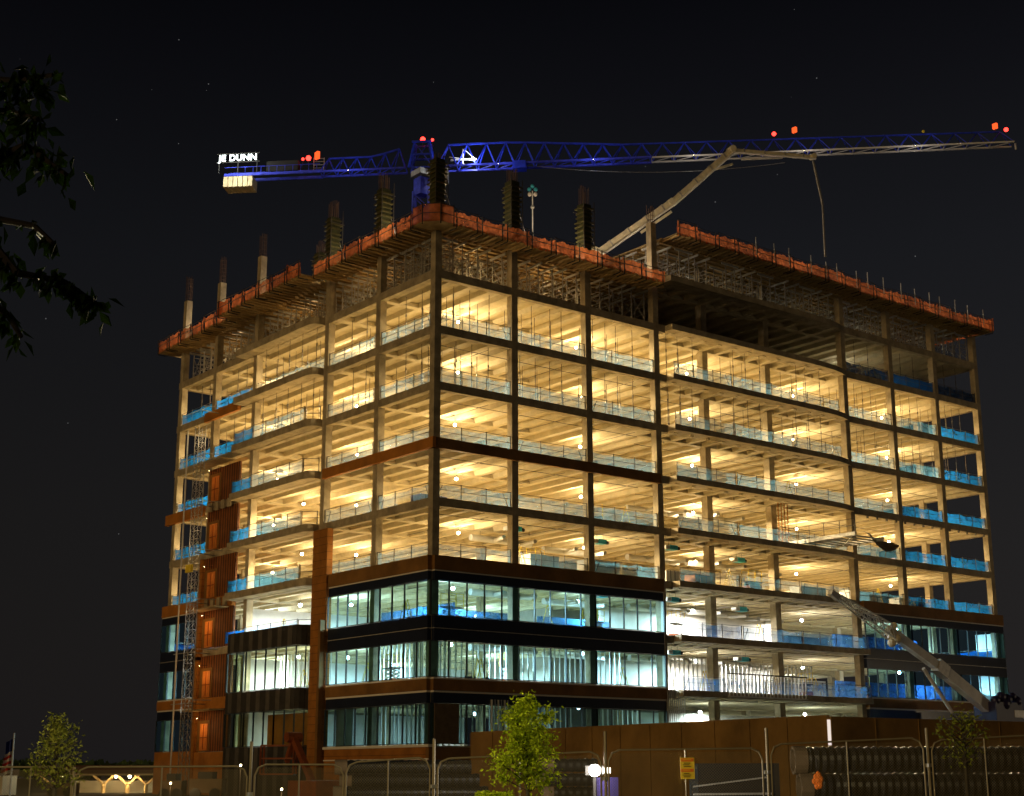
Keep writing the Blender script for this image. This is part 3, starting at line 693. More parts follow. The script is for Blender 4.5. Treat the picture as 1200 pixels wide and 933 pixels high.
def table(proto, x, y, z, rz, lab, grp, tilt=0):
    proto = EAS[len(usedE) % 5]; usedE.append(0)
    if len(usedE) <= 5: o = proto
    else: o = dup(proto, (0, 0, 0))
    o.location = (x, y, z); o.rotation_euler = (R_.uniform(-.02, .02), R_.uniform(-.012, .012), rz+R_.uniform(-.012, .012)); tag(o, lab, 'edge platform', grp)
GP = 'netted platforms round the lower deck'
WH = lambda t_: 'orange-netted platform on the lower deck edge, %s' % t_
# long face (edge runs along +x, outwards = -y)
for i in range(9): table(EA, .0+i*2.52+.35, .0, 43.12+R_.uniform(-.05, .05), 0, WH('%s from the corner above the long face' % (ORD+['eighth', 'ninth'])[i].replace('topmost', 'first')), GP)
# balcony face (outwards = -x): rotate -90deg, so local +x runs towards -y
names9 = ['first', 'second', 'third', 'fourth', 'fifth', 'sixth', 'seventh', 'eighth', 'ninth', 'tenth', 'eleventh', 'twelfth', 'thirteenth', 'fourteenth', 'fifteenth', 'sixteenth', 'seventeenth', 'eighteenth', 'nineteenth', 'twentieth']
for i in range(18):
    y1 = 2.9+i*2.52; yc = y1-1.2; off = -1.15 if 16.5 < yc < 30 else 0
    table(EA, off, y1, 43.12+R_.uniform(-.06, .06), -math.pi/2, WH('%s from the corner above the balcony face' % names9[i]), GP)
deck('formwork_deck', -1.2, 17.2, .28, 30.4, 43.29, 'narrow plywood deck strip over the balconies')
# corner piece
ct = thing('corner_platform', 'netted corner platform wrapped round the tall corner column', 'edge platform')
MB().prism([(-1.9, .4), (-1.9, -.9), (-.9, -1.9), (.35, -1.9), (.35, .0), (0, .4)], 43.12, 43.2).build('platform_board', MT['ply'], ct)
rb = MB(); path = [(-1.92, .4), (-1.92, -.9), (-.9, -1.92), (.35, -1.92)]
for i in range(3): rb.quad((*path[i], 43.1), (*path[i+1], 43.1), (*path[i+1], 44.55), (*path[i], 44.55))
rb.build('netting', MT['netO'], ct)
pr = MB()
for p_ in path: pr.bar((*p_, 42.9), (*p_, 44.7), .07)
for i in range(3):
    for z_ in (43.8, 44.55): pr.bar((*path[i], z_), (*path[i+1], z_), .05)
pr.build('guard_rail', MT['black'], ct)
# step between balcony offset
for y_ in (17.9, 30.6):
    o_ = MB().box(-3.1, y_-.03, 43.1, -1.9, y_+.03, 44.5).build('orange_netting', MT['netO']); tag(o_, 'short orange netting return at the %s end of the wider balcony platforms' % ('corner' if y_ < 20 else 'shaft'), 'netting')
    o_.hide_render = False
GP2 = 'netted platforms along the higher deck'
for i in range(19):
    x = 24.6+i*2.5; y = -.15 if x < 49 else .05; zz = 47.86 if x < 49 else 47.74
    table(EA, x, y, zz+R_.uniform(-.03, .03), 0, 'orange-netted platform on the higher deck, %s from the step in the deck' % names9[i], GP2)
screen_end = MB().box(72.1, -1.9, 47.8, 72.15, 6, 49.2).build('orange_netting', MT['netO']); tag(screen_end, 'orange netting sheet closing the far end of the higher deck', 'netting')
# white stub posts over the high rail
sp = MB().bar((0, 0, 0), (0, 0, 1.7), .06).mesh('stub_post', MT['galv'])
for i in range(16):
    x = 35+i*2.3+R_.uniform(-.5, .5); o = link('stub_post', sp, None, (x, -2.16, 48.05+R_.uniform(-.2, .1))); tag(o, 'pale stub post over the higher deck netting, %s from the stepped end' % (names9+['twenty-first','twenty-second'])[i], 'post', 'pale posts along the higher deck')
# lower deck timbers under the edge (outriggers)

# ------------------------------------------------------------------ column forms and rebar above the deck
def cform(x, y, z0, z1, zr, lab, s=.86):
    r = thing('column_form', lab, 'column form', (x, y, z0))
    MB().box(-s/2, -s/2, 0, s/2, s/2, z1-z0).build('form_panel', MT['form'], r)
    n_ = int((z1-z0)/.42)
    for i in range(n_):
        zz = .2+i*.42+R_.uniform(-.04, .04); h_ = s/2+.10+R_.uniform(-.02, .07); wv = MB()
        wv.box(-h_, -h_, zz, h_, -s/2-.005, zz+.12).box(-h_, -s/2-.004, zz, -s/2-.005, h_, zz+.12).box(-s/2, s/2+.005, zz, h_, h_, zz+.12).box(s/2+.005, -s/2, zz, h_, s/2, zz+.12)
        wv.build('waler', MT['walers'], r)
    tp_ = MB()
    for a_ in (-1, 1): tp_.bar((-s/2-.25, a_*(s/2+.2), z1-z0-.6), (s/2+.3, a_*(s/2+.2), z1-z0-.6+R_.uniform(-.1, .1)), .05).bar((a_*(s/2+.16), -s/2-.2, .1), (a_*(s/2+.16), -s/2-.2, z1-z0+R_.uniform(.1, .7)), .05)
    tp_.build('form_brace', MT['rail'], r)
    MB().bar((s/2, .1, z1-z0-1.2), (s/2+1.6, .1, .05), .05).build('raking_prop', MT['galv'], r)
    b_ = MB()
    for i in range(4):
        for j in range(4):
            if i in (0, 3) or j in (0, 3): b_.bar((-.3+.2*i, -.3+.2*j, z1-z0-.1), (-.3+.2*i+R_.uniform(-.03, .03), -.3+.2*j, zr-z0+R_.uniform(-.3, .2)), .035)
    b_.build('rebar_cage', MT['rebar'], r)
cform(c0, c0, 43.9, 49.2, 49.6, 'olive column form on the tall corner column')
cform(XC[1], .3, 43.4, 49.2, 50.4, 'olive column form above the first column of the long face from the corner')
cform(XC[2], .3, 43.4, 49.1, 50.7, 'olive column form above the second column of the long face from the corner')
cform(c0, 8, 43.4, 49.1, 50.5, 'olive column form above the first column of the balcony face from the corner')
cform(c0, 16, 43.4, 49.0, 50.6, 'olive column form where the balcony begins')
cform(3.6, 23.5, 43.4, 48.6, 49.6, 'small olive column form behind the one at the balcony', s=.9)
def cage(x, y, z0, z1, lab):
    b_ = MB(); s = .22
    for i in (-1, 0, 1):
        for j in (-1, 0, 1):
            if i or j: b_.bar((x+i*s, y+j*s, z0), (x+i*s+R_.uniform(-.04, .04), y+j*s, z1+R_.uniform(-.35, .1)), .035)
    zz = z0+.3
    while zz < z1-.4: b_.bar((x-s, y-s, zz), (x+s, y-s, zz), .03).bar((x-s, y-s, zz), (x-s, y+s, zz), .03); zz += .4
    tag(b_.build('rebar_cage', MT['rebar']), lab, 'rebar', 'bare rebar cages')
cage(c0, 28.6, 49.0, 51.3, 'bare rebar rising from the grey column at the shaft end of the balcony')
cage(c0, 36.6, 48.5, 51.2, 'bare rebar rising from the grey column beside the hoist')
cage(c0, YE, 48.5, 51.2, 'bare rebar rising from the last grey column of the balcony face')
cage(XC[3], .3, 49.3, 51.0, 'bare rebar on the grey column where the deck steps up')

# ------------------------------------------------------------------ hoist mast in front of the shaft
hr = thing('construction_hoist', 'tall lattice hoist mast with landings standing before the shaft bay', 'hoist')
ms = MB(); hx, hy, s = -2.3, 34.4, .36
for a in (-s, s):
    for b in (-s, s): ms.bar((hx+a, hy+b, 0), (hx+a, hy+b, 33.3), .06)
zz = .2; fl_ = 1
while zz < 32.8:
    for b in (-s, s): ms.bar((hx-s, hy+fl_*b, zz), (hx+s, hy+fl_*b, zz+.75), .03); ms.bar((hx+fl_*b, hy-s, zz), (hx+fl_*b, hy+s, zz+.75), .03)
    for b in (-s, s): ms.bar((hx-s, hy+b, zz), (hx+s, hy+b, zz), .045)
    fl_ = -fl_; zz += .75
ms.build('mast', MT['galv'], hr)
MB().tube((-2.4, 36.8, 0), (-2.4, 36.8, 33.4), .075, 6).build('cable_guide_pole', MT['white'], hr)
for i in range(2, 9):
    z = T(i)-.5; MB().bar((-2.4, 37.4, z), (-2.4, 33.2, z), .07).bar((-2.3, 34.4, z), (-.05, 34.8, z), .08).bar((-2.3, 34.0, z+.3), (-.05, 33.4, z+.3), .06).build('mast_tie', MT['galv'], hr)
for i in (3, 6, 8): MB().box(-1.9, 30.8, T(i)-1.15, -.5, 36.8, T(i)-1.05).build('landing', MT['ply'], hr)
MB().box(-2.9, 33.9, 19.6, -2.62, 34.9, 20.3).build('junction_box', MT['yellow'], hr)

# ------------------------------------------------------------------ tower crane
HJ = 73.56
A = on(262, 207, 'Z', HJ); Tc = on(495, 199, 'Z', HJ); Bp = on(1190, 169, 'Z', HJ)
jd = (Bp-Tc).normalized(); jn = Vector((-jd.y, jd.x, 0)); 
if jn.dot(HF) < 0: jn = -jn
cr = thing('tower_crane', 'long blue flat-top tower crane with lit name sign rising behind the building', 'crane')
def truss(t0, t1, top, mid, wd, n_, name, mlow, mup, tw=0.16):
    a = [Tc+jd*(t0+(t1-t0)*i/n_) for i in range(n_+1)]; lo = MB(); up_ = MB()
    for s_ in (-1, 1): lo.bar(a[0]+jn*wd/2*s_, a[-1]+jn*wd/2*s_, tw*1.15)
    for i in range(n_): lo.bar(a[i]+jn*wd/2, a[i+1]-jn*wd/2, .08); lo.bar(a[i]-jn*wd/2, a[i]+jn*wd/2, .09)
    lo.build(name+'_chord', mlow, cr)
    def tz(t): return top(t)
    tp = [Tc+jd*(t0+(t1-t0)*(i+.5)/n_)+Vector((0, 0, tz(t0+(t1-t0)*(i+.5)/n_))) for i in range(n_)]
    for i in range(n_-1): up_.bar(tp[i], tp[i+1], tw)
    for i in range(n_):
        for s_ in (-1, 1): up_.bar(a[i]+jn*wd/2*s_, tp[i], tw*.6); up_.bar(tp[i], a[i+1]+jn*wd/2*s_, tw*.6)
    up_.build(name+'_lattice', mup, cr)
LJ = (Bp-Tc).length; LCj = (A-Tc).length
def topj(t): return 3.1 if t < 11 else (3.1-(t-11)*.07 if t < 24 else max(1.55, 2.15-(t-24)*.011))
truss(2.0, 28.0, topj, None, 1.7, 11, 'inner_jib', MT['craneB'], MT['craneD'], .2)
truss(28.0, LJ-.3, topj, None, 1.5, 16, 'outer_jib', MT['craneW'], MT['craneD'], .15)
truss(-12.6, -2.0, lambda t: 2.0+max(0, (t+6)*.28), None, 1.7, 6, 'counter_jib', MT['craneB'], MT['craneD'], .18)
m = MB()
for s_ in (-1, 1): m.bar(Tc-jd*12.6+jn*.9*s_, Tc-jd*(LCj-.2)+jn*.9*s_, .18, .34); m.bar(Tc-jd*12.6+jn*.9*s_+Vector((0,0,1.0)), Tc-jd*(LCj-.2)+jn*.9*s_+Vector((0,0,1.0)), .05)
for i in range(10): m.bar(Tc-jd*(13+i)-jn*.9, Tc-jd*(13+i)-jn*.9+Vector((0,0,1.0)), .05)
m.build('counter_jib_deck', MT['craneB'], cr)
for i in range(6):
    c = Tc-jd*(LCj-.45-i*.62); q = MB(); q.bar(c-jn*1.1+Vector((0,0,-.95)), c+jn*1.1+Vector((0,0,-.95)), .54, 1.35); q.build('counterweight_block', MT['cw'], cr)
c = Tc-jd*(LCj-7.0)+Vector((0,0,1.1)); MB().bar(c-jd*1.6, c+jd*2.4, 1.2, 1.3).build('winch_house', MT['black'], cr)
c = Tc-jd*13+Vector((0,0,1.0)); q = MB()
for i in range(5): q.bar(c-jd*.6+Vector((0,0,-.6+i*.42)), c+jd*.7+Vector((0,0,-.6+i*.42)), .05)
q.bar(c-jd*.6+Vector((0,0,-.8)), c-jd*.6+Vector((0,0,1.2)), .07).bar(c+jd*.7+Vector((0,0,-.8)), c+jd*.7+Vector((0,0,1.2)), .07); q.build('ladder', MT['galv'], cr)
q = MB(); i0 = Tc+jd*(28-26/22)+Vector((0,0,topj(28-26/22))); i1 = Tc+jd*(28+(LJ-28.3)/32)+Vector((0,0,topj(28+(LJ-28.3)/32))); q.bar(i0, i1, .17).bar(i1, Tc+jd*28+jn*.75, .1).bar(i1, Tc+jd*28-jn*.75, .1); q.build('jib_joint', MT['craneD'], cr)
m = MB()      # tower head
for s_ in (-1, 1):
    for t_ in (-1, 1): m.bar(Tc+jd*1.5*t_+jn*.95*s_, Tc+jd*.9*t_+jn*.5*s_+Vector((0, 0, 3.5)), .26)
for z_ in (.0, 1.7, 3.4):
    for s_ in (-1, 1): m.bar(Tc-jd*1.2+jn*.8*s_+Vector((0,0,z_)), Tc+jd*1.2+jn*.8*s_+Vector((0,0,z_)), .2)
m.bar(Tc-jd*1.4-jn*.9, Tc+jd*.9-jn*.5+Vector((0,0,3.4)), .12); m.bar(Tc+jd*1.4-jn*.9, Tc-jd*.9-jn*.5+Vector((0,0,3.4)), .12)
m.build('tower_head', MT['craneD'], cr)
m = MB(); m.bar(Tc+Vector((0,0,-.2)), Tc+Vector((0,0,-.9)), 2.0, 2.0).build('slewing_platform', MT['galv'], cr)
MB().bar(Tc+Vector((0,0,-1.2)), Tc+Vector((0,0,-3.4)), 1.5, 1.5).build('slewing_ring', MT['craneB'], cr)
m = MB(); s = .95
for a in (-s, s):
    for b in (-s, s): m.bar(Tc+jd*a+jn*b+Vector((0,0,-3.2)), Tc+jd*a+jn*b+Vector((0,0,-HJ)), .2)
z_ = -3.4; f_ = 1
while z_ > -HJ+2:
    for b in (-s, s): m.bar(Tc-jd*s*f_+jn*b+Vector((0,0,z_)), Tc+jd*s*f_+jn*b+Vector((0,0,z_-1.9)), .11); m.bar(Tc+jd*b-jn*s*f_+Vector((0,0,z_)), Tc+jd*b+jn*s*f_+Vector((0,0,z_-1.9)), .11)
    f_ = -f_; z_ -= 1.9
m.build('mast', MT['craneB'], cr)
cc = Tc+jd*2.6-jn*1.4+Vector((0,0,-1.5)); MB().bar(cc-jd*.8, cc+jd*.8, 1.1, 1.6).build('operator_cab', MT['galv'], cr)
cc = on(588, 0, 'Z', HJ) if False else Tc+jd*12.0-jn*.4+Vector((0,0,-.25)); MB().bar(cc-jd*.8, cc+jd*.8, 1.4, .95).build('trolley', MT['craneD'], cr)
m = MB(); c = Tc+jd*5.0+Vector((0,0,1.0)); m.bar(c-jd*1.7+Vector((0,0,.5)), c+jd*1.5+Vector((0,0,-.1)), .10).bar(c-jd*1.5+Vector((0,0,.1)), c+jd*1.7+Vector((0,0,.1)), .3, .12).bar(c+Vector((0,0,-.8)), c+Vector((0,0,1.5)), .12).bar(c+jd*1.6, c+jd*.2+Vector((0,0,1.4)), .1); m.build('hoist_winch', MT['white'], cr)
c = Tc+jd*6.3+Vector((0,0,.9))-jn*.6; MB().ball(c, .2).build('jib_floodlight', LF, cr)
ld = bpy.data.lights.new('crane_light', 'POINT'); ld.energy = 450; ld.color = (.9,.95,1); ld.shadow_soft_size = .2; lo = bpy.data.objects.new('crane_light', ld); COL.objects.link(lo); lo.location = c-jn*.5+Vector((0,0,-.2))
for (t_, h_, k_) in ((-13.2, 2.5, 'o'), (-14.3, 2.2, 'r'), (-15.0, 2.1, 'r2'), (0, 4.0, 'r'), (1.2, 3.9, 'r2'), (0, 0, None)):
    if not k_: continue
    p_ = Tc+jd*t_+Vector((0,0,h_)); r_b = .33 if k_ == 'r' else .18
    if k_ == 'o': o = MB().bar(p_+Vector((0,0,-.45)), p_+Vector((0,0,.45)), .7, .35).build('marker_panel', LO, cr)
    else: o = MB().ball(p_, r_b).build('beacon', LR, cr)
    o2 = MB().bar(p_+Vector((0,0,-.2)), p_+Vector((0,0,-h_*.6)), .05).build('beacon_stem', MT['black'], cr)
for (u, v, k_) in ((907, 157, 'r'), (931, 152.5, 'o'), (1166, 148, 'o'), (1179, 152, 'r'), (1082, 154, 'y')):
    p_ = on_line(u, v, Tc, Bp)
    if k_ == 'o': MB().bar(p_+Vector((0,0,-.32)), p_+Vector((0,0,.32)), .55, .3).build('marker_panel', LO, cr)
    elif k_ == 'y': MB().ball(p_, .18).build('yellow_marker', MT['yellow'], cr)
    else: MB().ball(p_, .26).build('beacon', LR, cr)
    MB().bar(p_+Vector((0,0,-.25)), Vector((p_.x, p_.y, HJ+1.5)), .05).build('beacon_stem', MT['black'], cr)
MB().tube(Bp+Vector((0,0,.1)), Bp+Vector((0,0,-.7)), .12).build('jib_end_hook', MT['craneW'], cr)
for t_ in (-9, 9.5, 21, 33, 46, 59):  # small lamps added along the jib to brighten its chords
    c = Tc+jd*t_-jn*1.1+Vector((0,0,-.1)); q = MB(); q.bar(c, c+jn*.35, .10, .10); q.build('jib_lamp_bracket', MT['black'], cr); MB().ball(c, .018).build('jib_lamp', LW, cr)
    lo = bpy.data.objects.new('jib_light', ldata('jib%d' % (abs(t_) < 30), 170 if abs(t_) < 30 else 110, (.72, .80, 1) if abs(t_) < 30 else (1, .9, .8))); COL.objects.link(lo); lo.location = c-jn*1.4+Vector((0,0,-1.3))
# lit company sign on the counter jib
fc = bpy.data.curves.new('sign_letters', 'FONT'); fc.body = 'JE DUNN'; fc.size = 1.12; fc.extrude = .04; fc.offset = .006; fc.space_character = 1.08; fc.align_x = 'CENTER'
to = bpy.data.objects.new('tmp', fc); COL.objects.link(to); dg = bpy.context.evaluated_depsgraph_get()
me = bpy.data.meshes.new_from_object(to.evaluated_get(dg)); bpy.data.objects.remove(to); me.materials.clear(); me.materials.append(LT)
sgn = thing('crane_sign', 'glowing white company lettering mounted on the counter jib end', 'sign')
sp_ = on_line(282, 192.8, A, Bp)-jn*1.25
mm = Matrix((jd, Vector((0, 0, 1)), -jn)).transposed().to_4x4(); mm.translation = sp_
if jd.cross(Vector((0,0,1))).dot(-jn) < 0: pass
lt = bpy.data.objects.new('sign_letters', me); COL.objects.link(lt); lt.parent = sgn; lt.matrix_world = mm
fr_ = MB(); 
for z_ in (-.15, .98): fr_.bar(sp_-jd*2.7+jn*.14+Vector((0,0,z_)), sp_+jd*2.7+jn*.14+Vector((0,0,z_)), .08)
for t_ in (-2.4, 0, 2.4): fr_.bar(sp_+jd*t_+jn*.16+Vector((0,0,1)), Vector(((sp_+jd*t_+jn*.16).x, (sp_+jd*t_+jn*.16).y, HJ)), .08)
fr_.build('sign_frame', MT['rail'], sgn)
ld = bpy.data.lights.new('sign_light', 'POINT'); ld.energy = 1300; ld.color = (.9, 1, .97); ld.shadow_soft_size = .8; lo = bpy.data.objects.new('sign_light', ld); COL.objects.link(lo); lo.location = sp_-jn*3.2+Vector((0,0,-1.6))
# fly lines
cw_ = MB(); a_ = Tc+jd*14; b_ = Tc+jd*(LJ*.62)
pv = None
for i in range(13):
    t_ = i/12; p_ = a_.lerp(b_, t_)+Vector((0, 0, -.2-1.8*4*t_*(1-t_)*.55-.9*t_)); 
    if pv: cw_.bar(pv, p_, .03)
    pv = p_
cw_.build('slack_line', MT['galv'], cr)

# ------------------------------------------------------------------ concrete pump boom
pa, pb_ = (43.5, 1.5), (18.0, 9.0)
PT = [on_line(u, v, pa, pb_) for u, v in ((703, 295), (786, 238), (857, 176), (952, 184), (964, 240), (967, 301))]
pr_ = thing('concrete_pump_boom', 'cream folding concrete pump boom arching over the higher deck', 'concrete pump')
wds = [.66, .50, .34, .22, .18]
for i in range(5):
    MB().bar(PT[i], PT[i+1], wds[i]*.62, wds[i]).build('boom_section' if i < 3 else 'delivery_hose', MT['cream'] if i < 3 else MT['galv'], pr_)
for i in (1, 2, 3):
    d = Vector((pa[0]-pb_[0], pa[1]-pb_[1], 0)).normalized(); nn_ = Vector((-d.y, d.x, 0)); MB().tube(PT[i]-nn_*.45, PT[i]+nn_*.35, .38 if i < 3 else .26, 12).build('boom_hinge', MT['cream'], pr_)
for i in range(3):
    for f_ in (.15, .4, .65, .88): c = PT[i].lerp(PT[i+1], f_); d = (PT[i+1]-PT[i]).normalized(); MB().bar(c-d*.07, c+d*.07, wds[i]*.62+.10, wds[i]+.10).build('pipe_clamp', MT['galv'], pr_)
pi = MB()
for i in range(3): pi.tube(PT[i]+Vector((0, -.42, -.38)), PT[i+1]+Vector((0, -.42, -.34)), .11, 8)
pi.build('delivery_pipe', MT['white'], pr_)
q1 = PT[1].lerp(PT[2], .72)+Vector((0,0,-.5)); MB().bar(q1, PT[2].lerp(PT[1], .06)+Vector((.6,0,-1.0)), .22).build('boom_ram', MT['cream'], pr_)
q1 = PT[2].lerp(PT[3], .12)+Vector((0,0,-.9)); MB().bar(q1, PT[2].lerp(PT[3], .62)+Vector((0,0,-.35)), .16).build('boom_ram', MT['white'], pr_)
q1 = PT[0].lerp(PT[1], .55)+Vector((0,0,.15)); MB().bar(q1+Vector((.2,0,-.9)), PT[1]+Vector((0,0,-.9)), .25).build('boom_ram', MT['cream'], pr_)
m0 = Vector((PT[0].x-1.2, PT[0].y+.3, 43.4)); MB().bar(m0, PT[0]+Vector((-.4,.1,.2)), .9, .9).build('boom_mast', MT['cream'], pr_)
# small light mast on the lower deck
lm = thing('deck_light_mast', 'slim mast with a cluster of small bluish lamps on the lower deck', 'light mast')
p_ = on(624, 224, 'Y', 4); MB().tube((p_.x, 4, 43.4), p_, .05, 6).build('pole', MT['white'], lm)
for a_, b_ in ((-.28, .15), (.28, .15), (-.25, -.3), (.25, -.3), (0, .45)): MB().ball(p_+Vector((a_*.8, -a_*.6, b_)), .19).build('lamp_head', MT['vav'] if b_ > 0 else MT['white'], lm)
MB().ball(p_+Vector((0,0,-1.5)), .18).build('bracket', MT['alum'], lm)

# ------------------------------------------------------------------ mobile crane beside the far end
mc = thing('mobile_crane', 'white telescopic crane with folded lattice jib leaning against the glazed storeys', 'crane')
YM = -7.0
P = lambda u, v, y=YM: on(u, v, 'Y', y)
b0, b1, b2, tip = P(1165, 836), P(1100, 782), P(1046, 742), P(978, 697)
MB().bar(b0, b1, .75, 1.05).build('boom_base_section', MT['white'], mc); MB().bar(b1, b2, .6, .80).build('boom_section', MT['white'], mc)
MB().bar(b1.lerp(b0, .12), b1.lerp(b0, -.05), .85, 1.18).build('boom_collar', MT['galv'], mc)
m = MB(); m.bar(b2+Vector((-.5,0,.4)), b2+Vector((.5,0,-.7)), .7, .8); m.ball(b2+Vector((-.6,-.3,-.9)), .38).ball(b2+Vector((.2,-.3,-.5)), .38).ball(b2+Vector((-.1,-.3,.6)), .32); m.build('boom_head', MT['cream'], mc)
d = (tip-b2).normalized(); n2 = Vector((0,1,0)).cross(d).normalized(); m = MB(); Lt = (tip-b2).length; n_ = 9
cs = [(Vector((0,s1*.4,0))+n2*s2*.5) for s1 in (-1,1) for s2 in (-1,1)]
for c in cs: m.bar(b2+c*1.1, tip+c*.35, .10)
for i in range(n_):
    f0 = 1.1-.75*i/n_; f1 = 1.1-.75*(i+1)/n_; a0 = b2.lerp(tip, i/n_); a1 = b2.lerp(tip, (i+1)/n_)
    for (i0, i1) in ((0, 1), (1, 3), (3, 2), (2, 0)): m.bar(a0+cs[i0]*f0, a1+cs[i1]*f1, .055); m.bar(a1+cs[i0]*f1, a1+cs[i1]*f1, .055)
m.build('lattice_jib', MT['alum'], mc)
m = MB(); m.bar(tip+Vector((-.5,0,.2)), tip+Vector((.4,0,-.3)), .4, .5).build('jib_head', MT['galv'], mc)
MB().tube(P(1116, 835), P(1082, 782)+Vector((0,0,-.1)), .17, 8).build('luffing_ram', MT['white'], mc)
c = P(1166, 828); MB().box(c.x-1.6, YM-1.2, c.z-1.3, c.x+2.6, YM+1.2, c.z+.35).build('superstructure', MT['purple'], mc)
m = MB()
for dx, dz, rr in ((-1.2, .5, .45), (-.3, .8, .5), (.6, .6, .55), (1.5, .9, .4), (2.1, .5, .5), (.1, .2, .6)): m.ball((c.x+dx, YM-.9, c.z+dz), rr, 10, 7)
m.build('winch_gear', MT['purple'], mc)
MB().box(c.x+1.2, YM-1.25, c.z-1.0, c.x+3.6, YM+1.0, c.z-.35).build('counterweight', MT['galv'], mc)
MB().box(c.x-8, YM-1.3, 1.0, c.x+6, YM+1.3, c.z-1.31).build('carrier', MT['purple'], mc)
for i in range(5):
    x = c.x-6.6+i*2.5; MB().tube((x, YM-1.6, .75), (x, YM-1.1, .75), .75, 16).build('wheel', MT['pipe'], mc)
c2 = P(1186, 834); MB().ball(c2, .22).build('lamp', LF, mc)

# ------------------------------------------------------------------ loading platform on the fifth lit floor
zf = T(5)
lp = thing('loading_platform', 'grey steel loading platform sticking out of the fifth lit floor with a sagging brown tarp', 'platform')
m = MB().box(41.4, -6.2, zf+.28, 41.62, 2.0, zf+.62).box(46.0, -5.6, zf+.28, 46.22, 2.0, zf+.62); m.build('main_beam', MT['galv'], lp)
MB().box(41.65, -3.2, zf+.48, 43.6, .3, zf+.54).build('deck_plate', MT['black'], lp)
for i in range(7): MB().box(41.64, -5.7+i*.95, zf+.30, 45.98, -5.6+i*.95, zf+.42).build('cross_member', MT['alum'], lp)
MB().bar((41.6, -5.8, zf+.35), (46.0, -1.0, zf+.35), .06).build('diagonal_tie', MT['alum'], lp)
m = MB()
for y_ in (-.9, -2.6, -4.4, -6.1): m.bar((41.5, y_, zf+.6), (41.5, y_, zf+1.8), .05)
for zz in (1.2, 1.8): m.bar((41.5, 1.8, zf+zz), (41.5, -6.1, zf+zz), .045); m.bar((37.5, -.95, zf+zz-.5), (41.5, -.95, zf+zz-.5), .045)
m.build('side_rail', MT['rail'], lp)
m = MB(); n_ = 14; e0 = Vector((44.3, -5.6, zf+.75)); e1 = on(1054, 639, 'Y', -1.0)
for i in range(n_+1):
    t_ = i/n_; p_ = e0.lerp(e1, t_); sg_ = 4*t_*(1-t_)
    m.v += [tuple(p_+Vector((0, .0, -.9*sg_))), tuple(p_+Vector((0, .8, -.25*sg_+.35))), tuple(p_+Vector((0, .1, -.9*sg_-.15)))]
for i in range(n_): m.f += [(3*i, 3*i+3, 3*i+4, 3*i+1), (3*i+2, 3*i+5, 3*i+3, 3*i)]
m.build('sagging_tarp', MT['canvas'], lp)
for i in range(4):
    x = 39.1+i*.42; tag(MB().tube((x, .6, zf+.02), (x, .6, T(4)-.6), .05, 6).build('orange_prop', MT['sheath']), '%s of the orange props behind the loading platform' % ('first', 'second', 'third', 'fourth')[i], 'shoring post', 'orange props by the loading platform')
# white slatted rack hanging over the lowest slab edge
rk = thing('slatted_rack', 'white slatted steel rack hanging on the slab edge above the ground storey', 'rack')
for i in range(22): MB().bar((30.0+i*.46, -1.12, 8.05), (30.0+i*.46+.06, -1.12, 9.9), .10, .06).build('slat', MT['white'], rk)
for z_ in (8.05, 9.95): MB().bar((29.8, -1.12, z_), (39.9, -1.12, z_), .10).build('rack_rail', MT['white' if z_ < 9 else 'rail'], rk)

# ------------------------------------------------------------------ fit-out inside the lower floors
def studs(x0, y, x1, z, lab, h=3.6, m_='galv', yy=None):
    r = thing('stud_wall', lab, 'stud wall', (0,0,0), 0, 'bare stud walls'); x = x0
    while x < x1: MB().box(x, y, z, x+.09, y+.1, z+h).build('stud', MT[m_], r); x += .55
    MB().box(x0, y, z+h, x1, y+.1, z+h+.05).build('track', MT[m_], r)
studs(1, 3.6, 13, T(8), 'bare metal stud wall behind the corner glazing of the lower glazed storey', m_='white')
studs(14, 4.0, 22.5, T(8), 'bare metal stud wall behind the third glazed bay of the lower glazed storey', m_='white')
studs(26, 3.5, 33, T(8), 'white stud wall in the recessed stretch, lowest open floor, corner side', h=3.1, m_='white')
studs(33.5, 4.6, 47.5, T(8), 'white stud wall in the recessed stretch, lowest open floor, far side', h=3.1, m_='white')
for x0, x1 in ((.8, 8), (9, 16), (16.8, 23)): studs(x0, 2.6, x1, 3.76, 'stud wall in the ground storey behind the glazing, starting %s' % ('at the corner' if x0 < 1 else 'in the second bay' if x0 < 10 else 'in the third bay'), h=3.4, m_='white')
def ystuds(x, y0, y1, z, lab):
    r = thing('stud_wall', lab, 'stud wall', (0,0,0), 0, 'bare stud walls'); y = y0
    while y < y1: MB().box(x, y, z, x+.1, y+.09, z+3.4).build('stud', MT['white'], r); y += .6
ystuds(2.6, 2, 13, 3.76, 'stud wall of the ground storey on the balcony face'); ystuds(3.4, 3, 13, T(8), 'stud wall of the lower glazed storey on the balcony face')
ystuds(2.2, 17.5, 26, T(8), 'stud wall behind the curved glazed bay')
def wall(x0, y0, x1, y1, z, h, m_, lab): tag(MB().box(x0, y0, z, x1, y1, z+h).build('interior_wall', MT[m_]), lab, 'partition', 'partitions on the lower floors')
wall(4, 7.5, 14, 7.65, T(7), 1.7, 'bsheet', 'blue sheeted partition behind the corner glazing of the upper glazed storey')
wall(15, 6.0, 23, 6.12, T(7), 1.5, 'bsheet', 'blue sheeted partition behind the third glazed bay of the upper glazed storey')
wall(3.5, 2, 3.6, 12, T(7), 1.5, 'bsheet', 'blue sheeted partition along the balcony face of the upper glazed storey')
wall(25, 9.5, 48, 9.7, T(7), 3.3, 'drywall', 'long white drywall partition across the recessed stretch, second open floor up')
wall(25, 10.5, 48, 10.7, T(8), 3.3, 'drywall', 'long white drywall partition across the recessed stretch, lowest open floor')
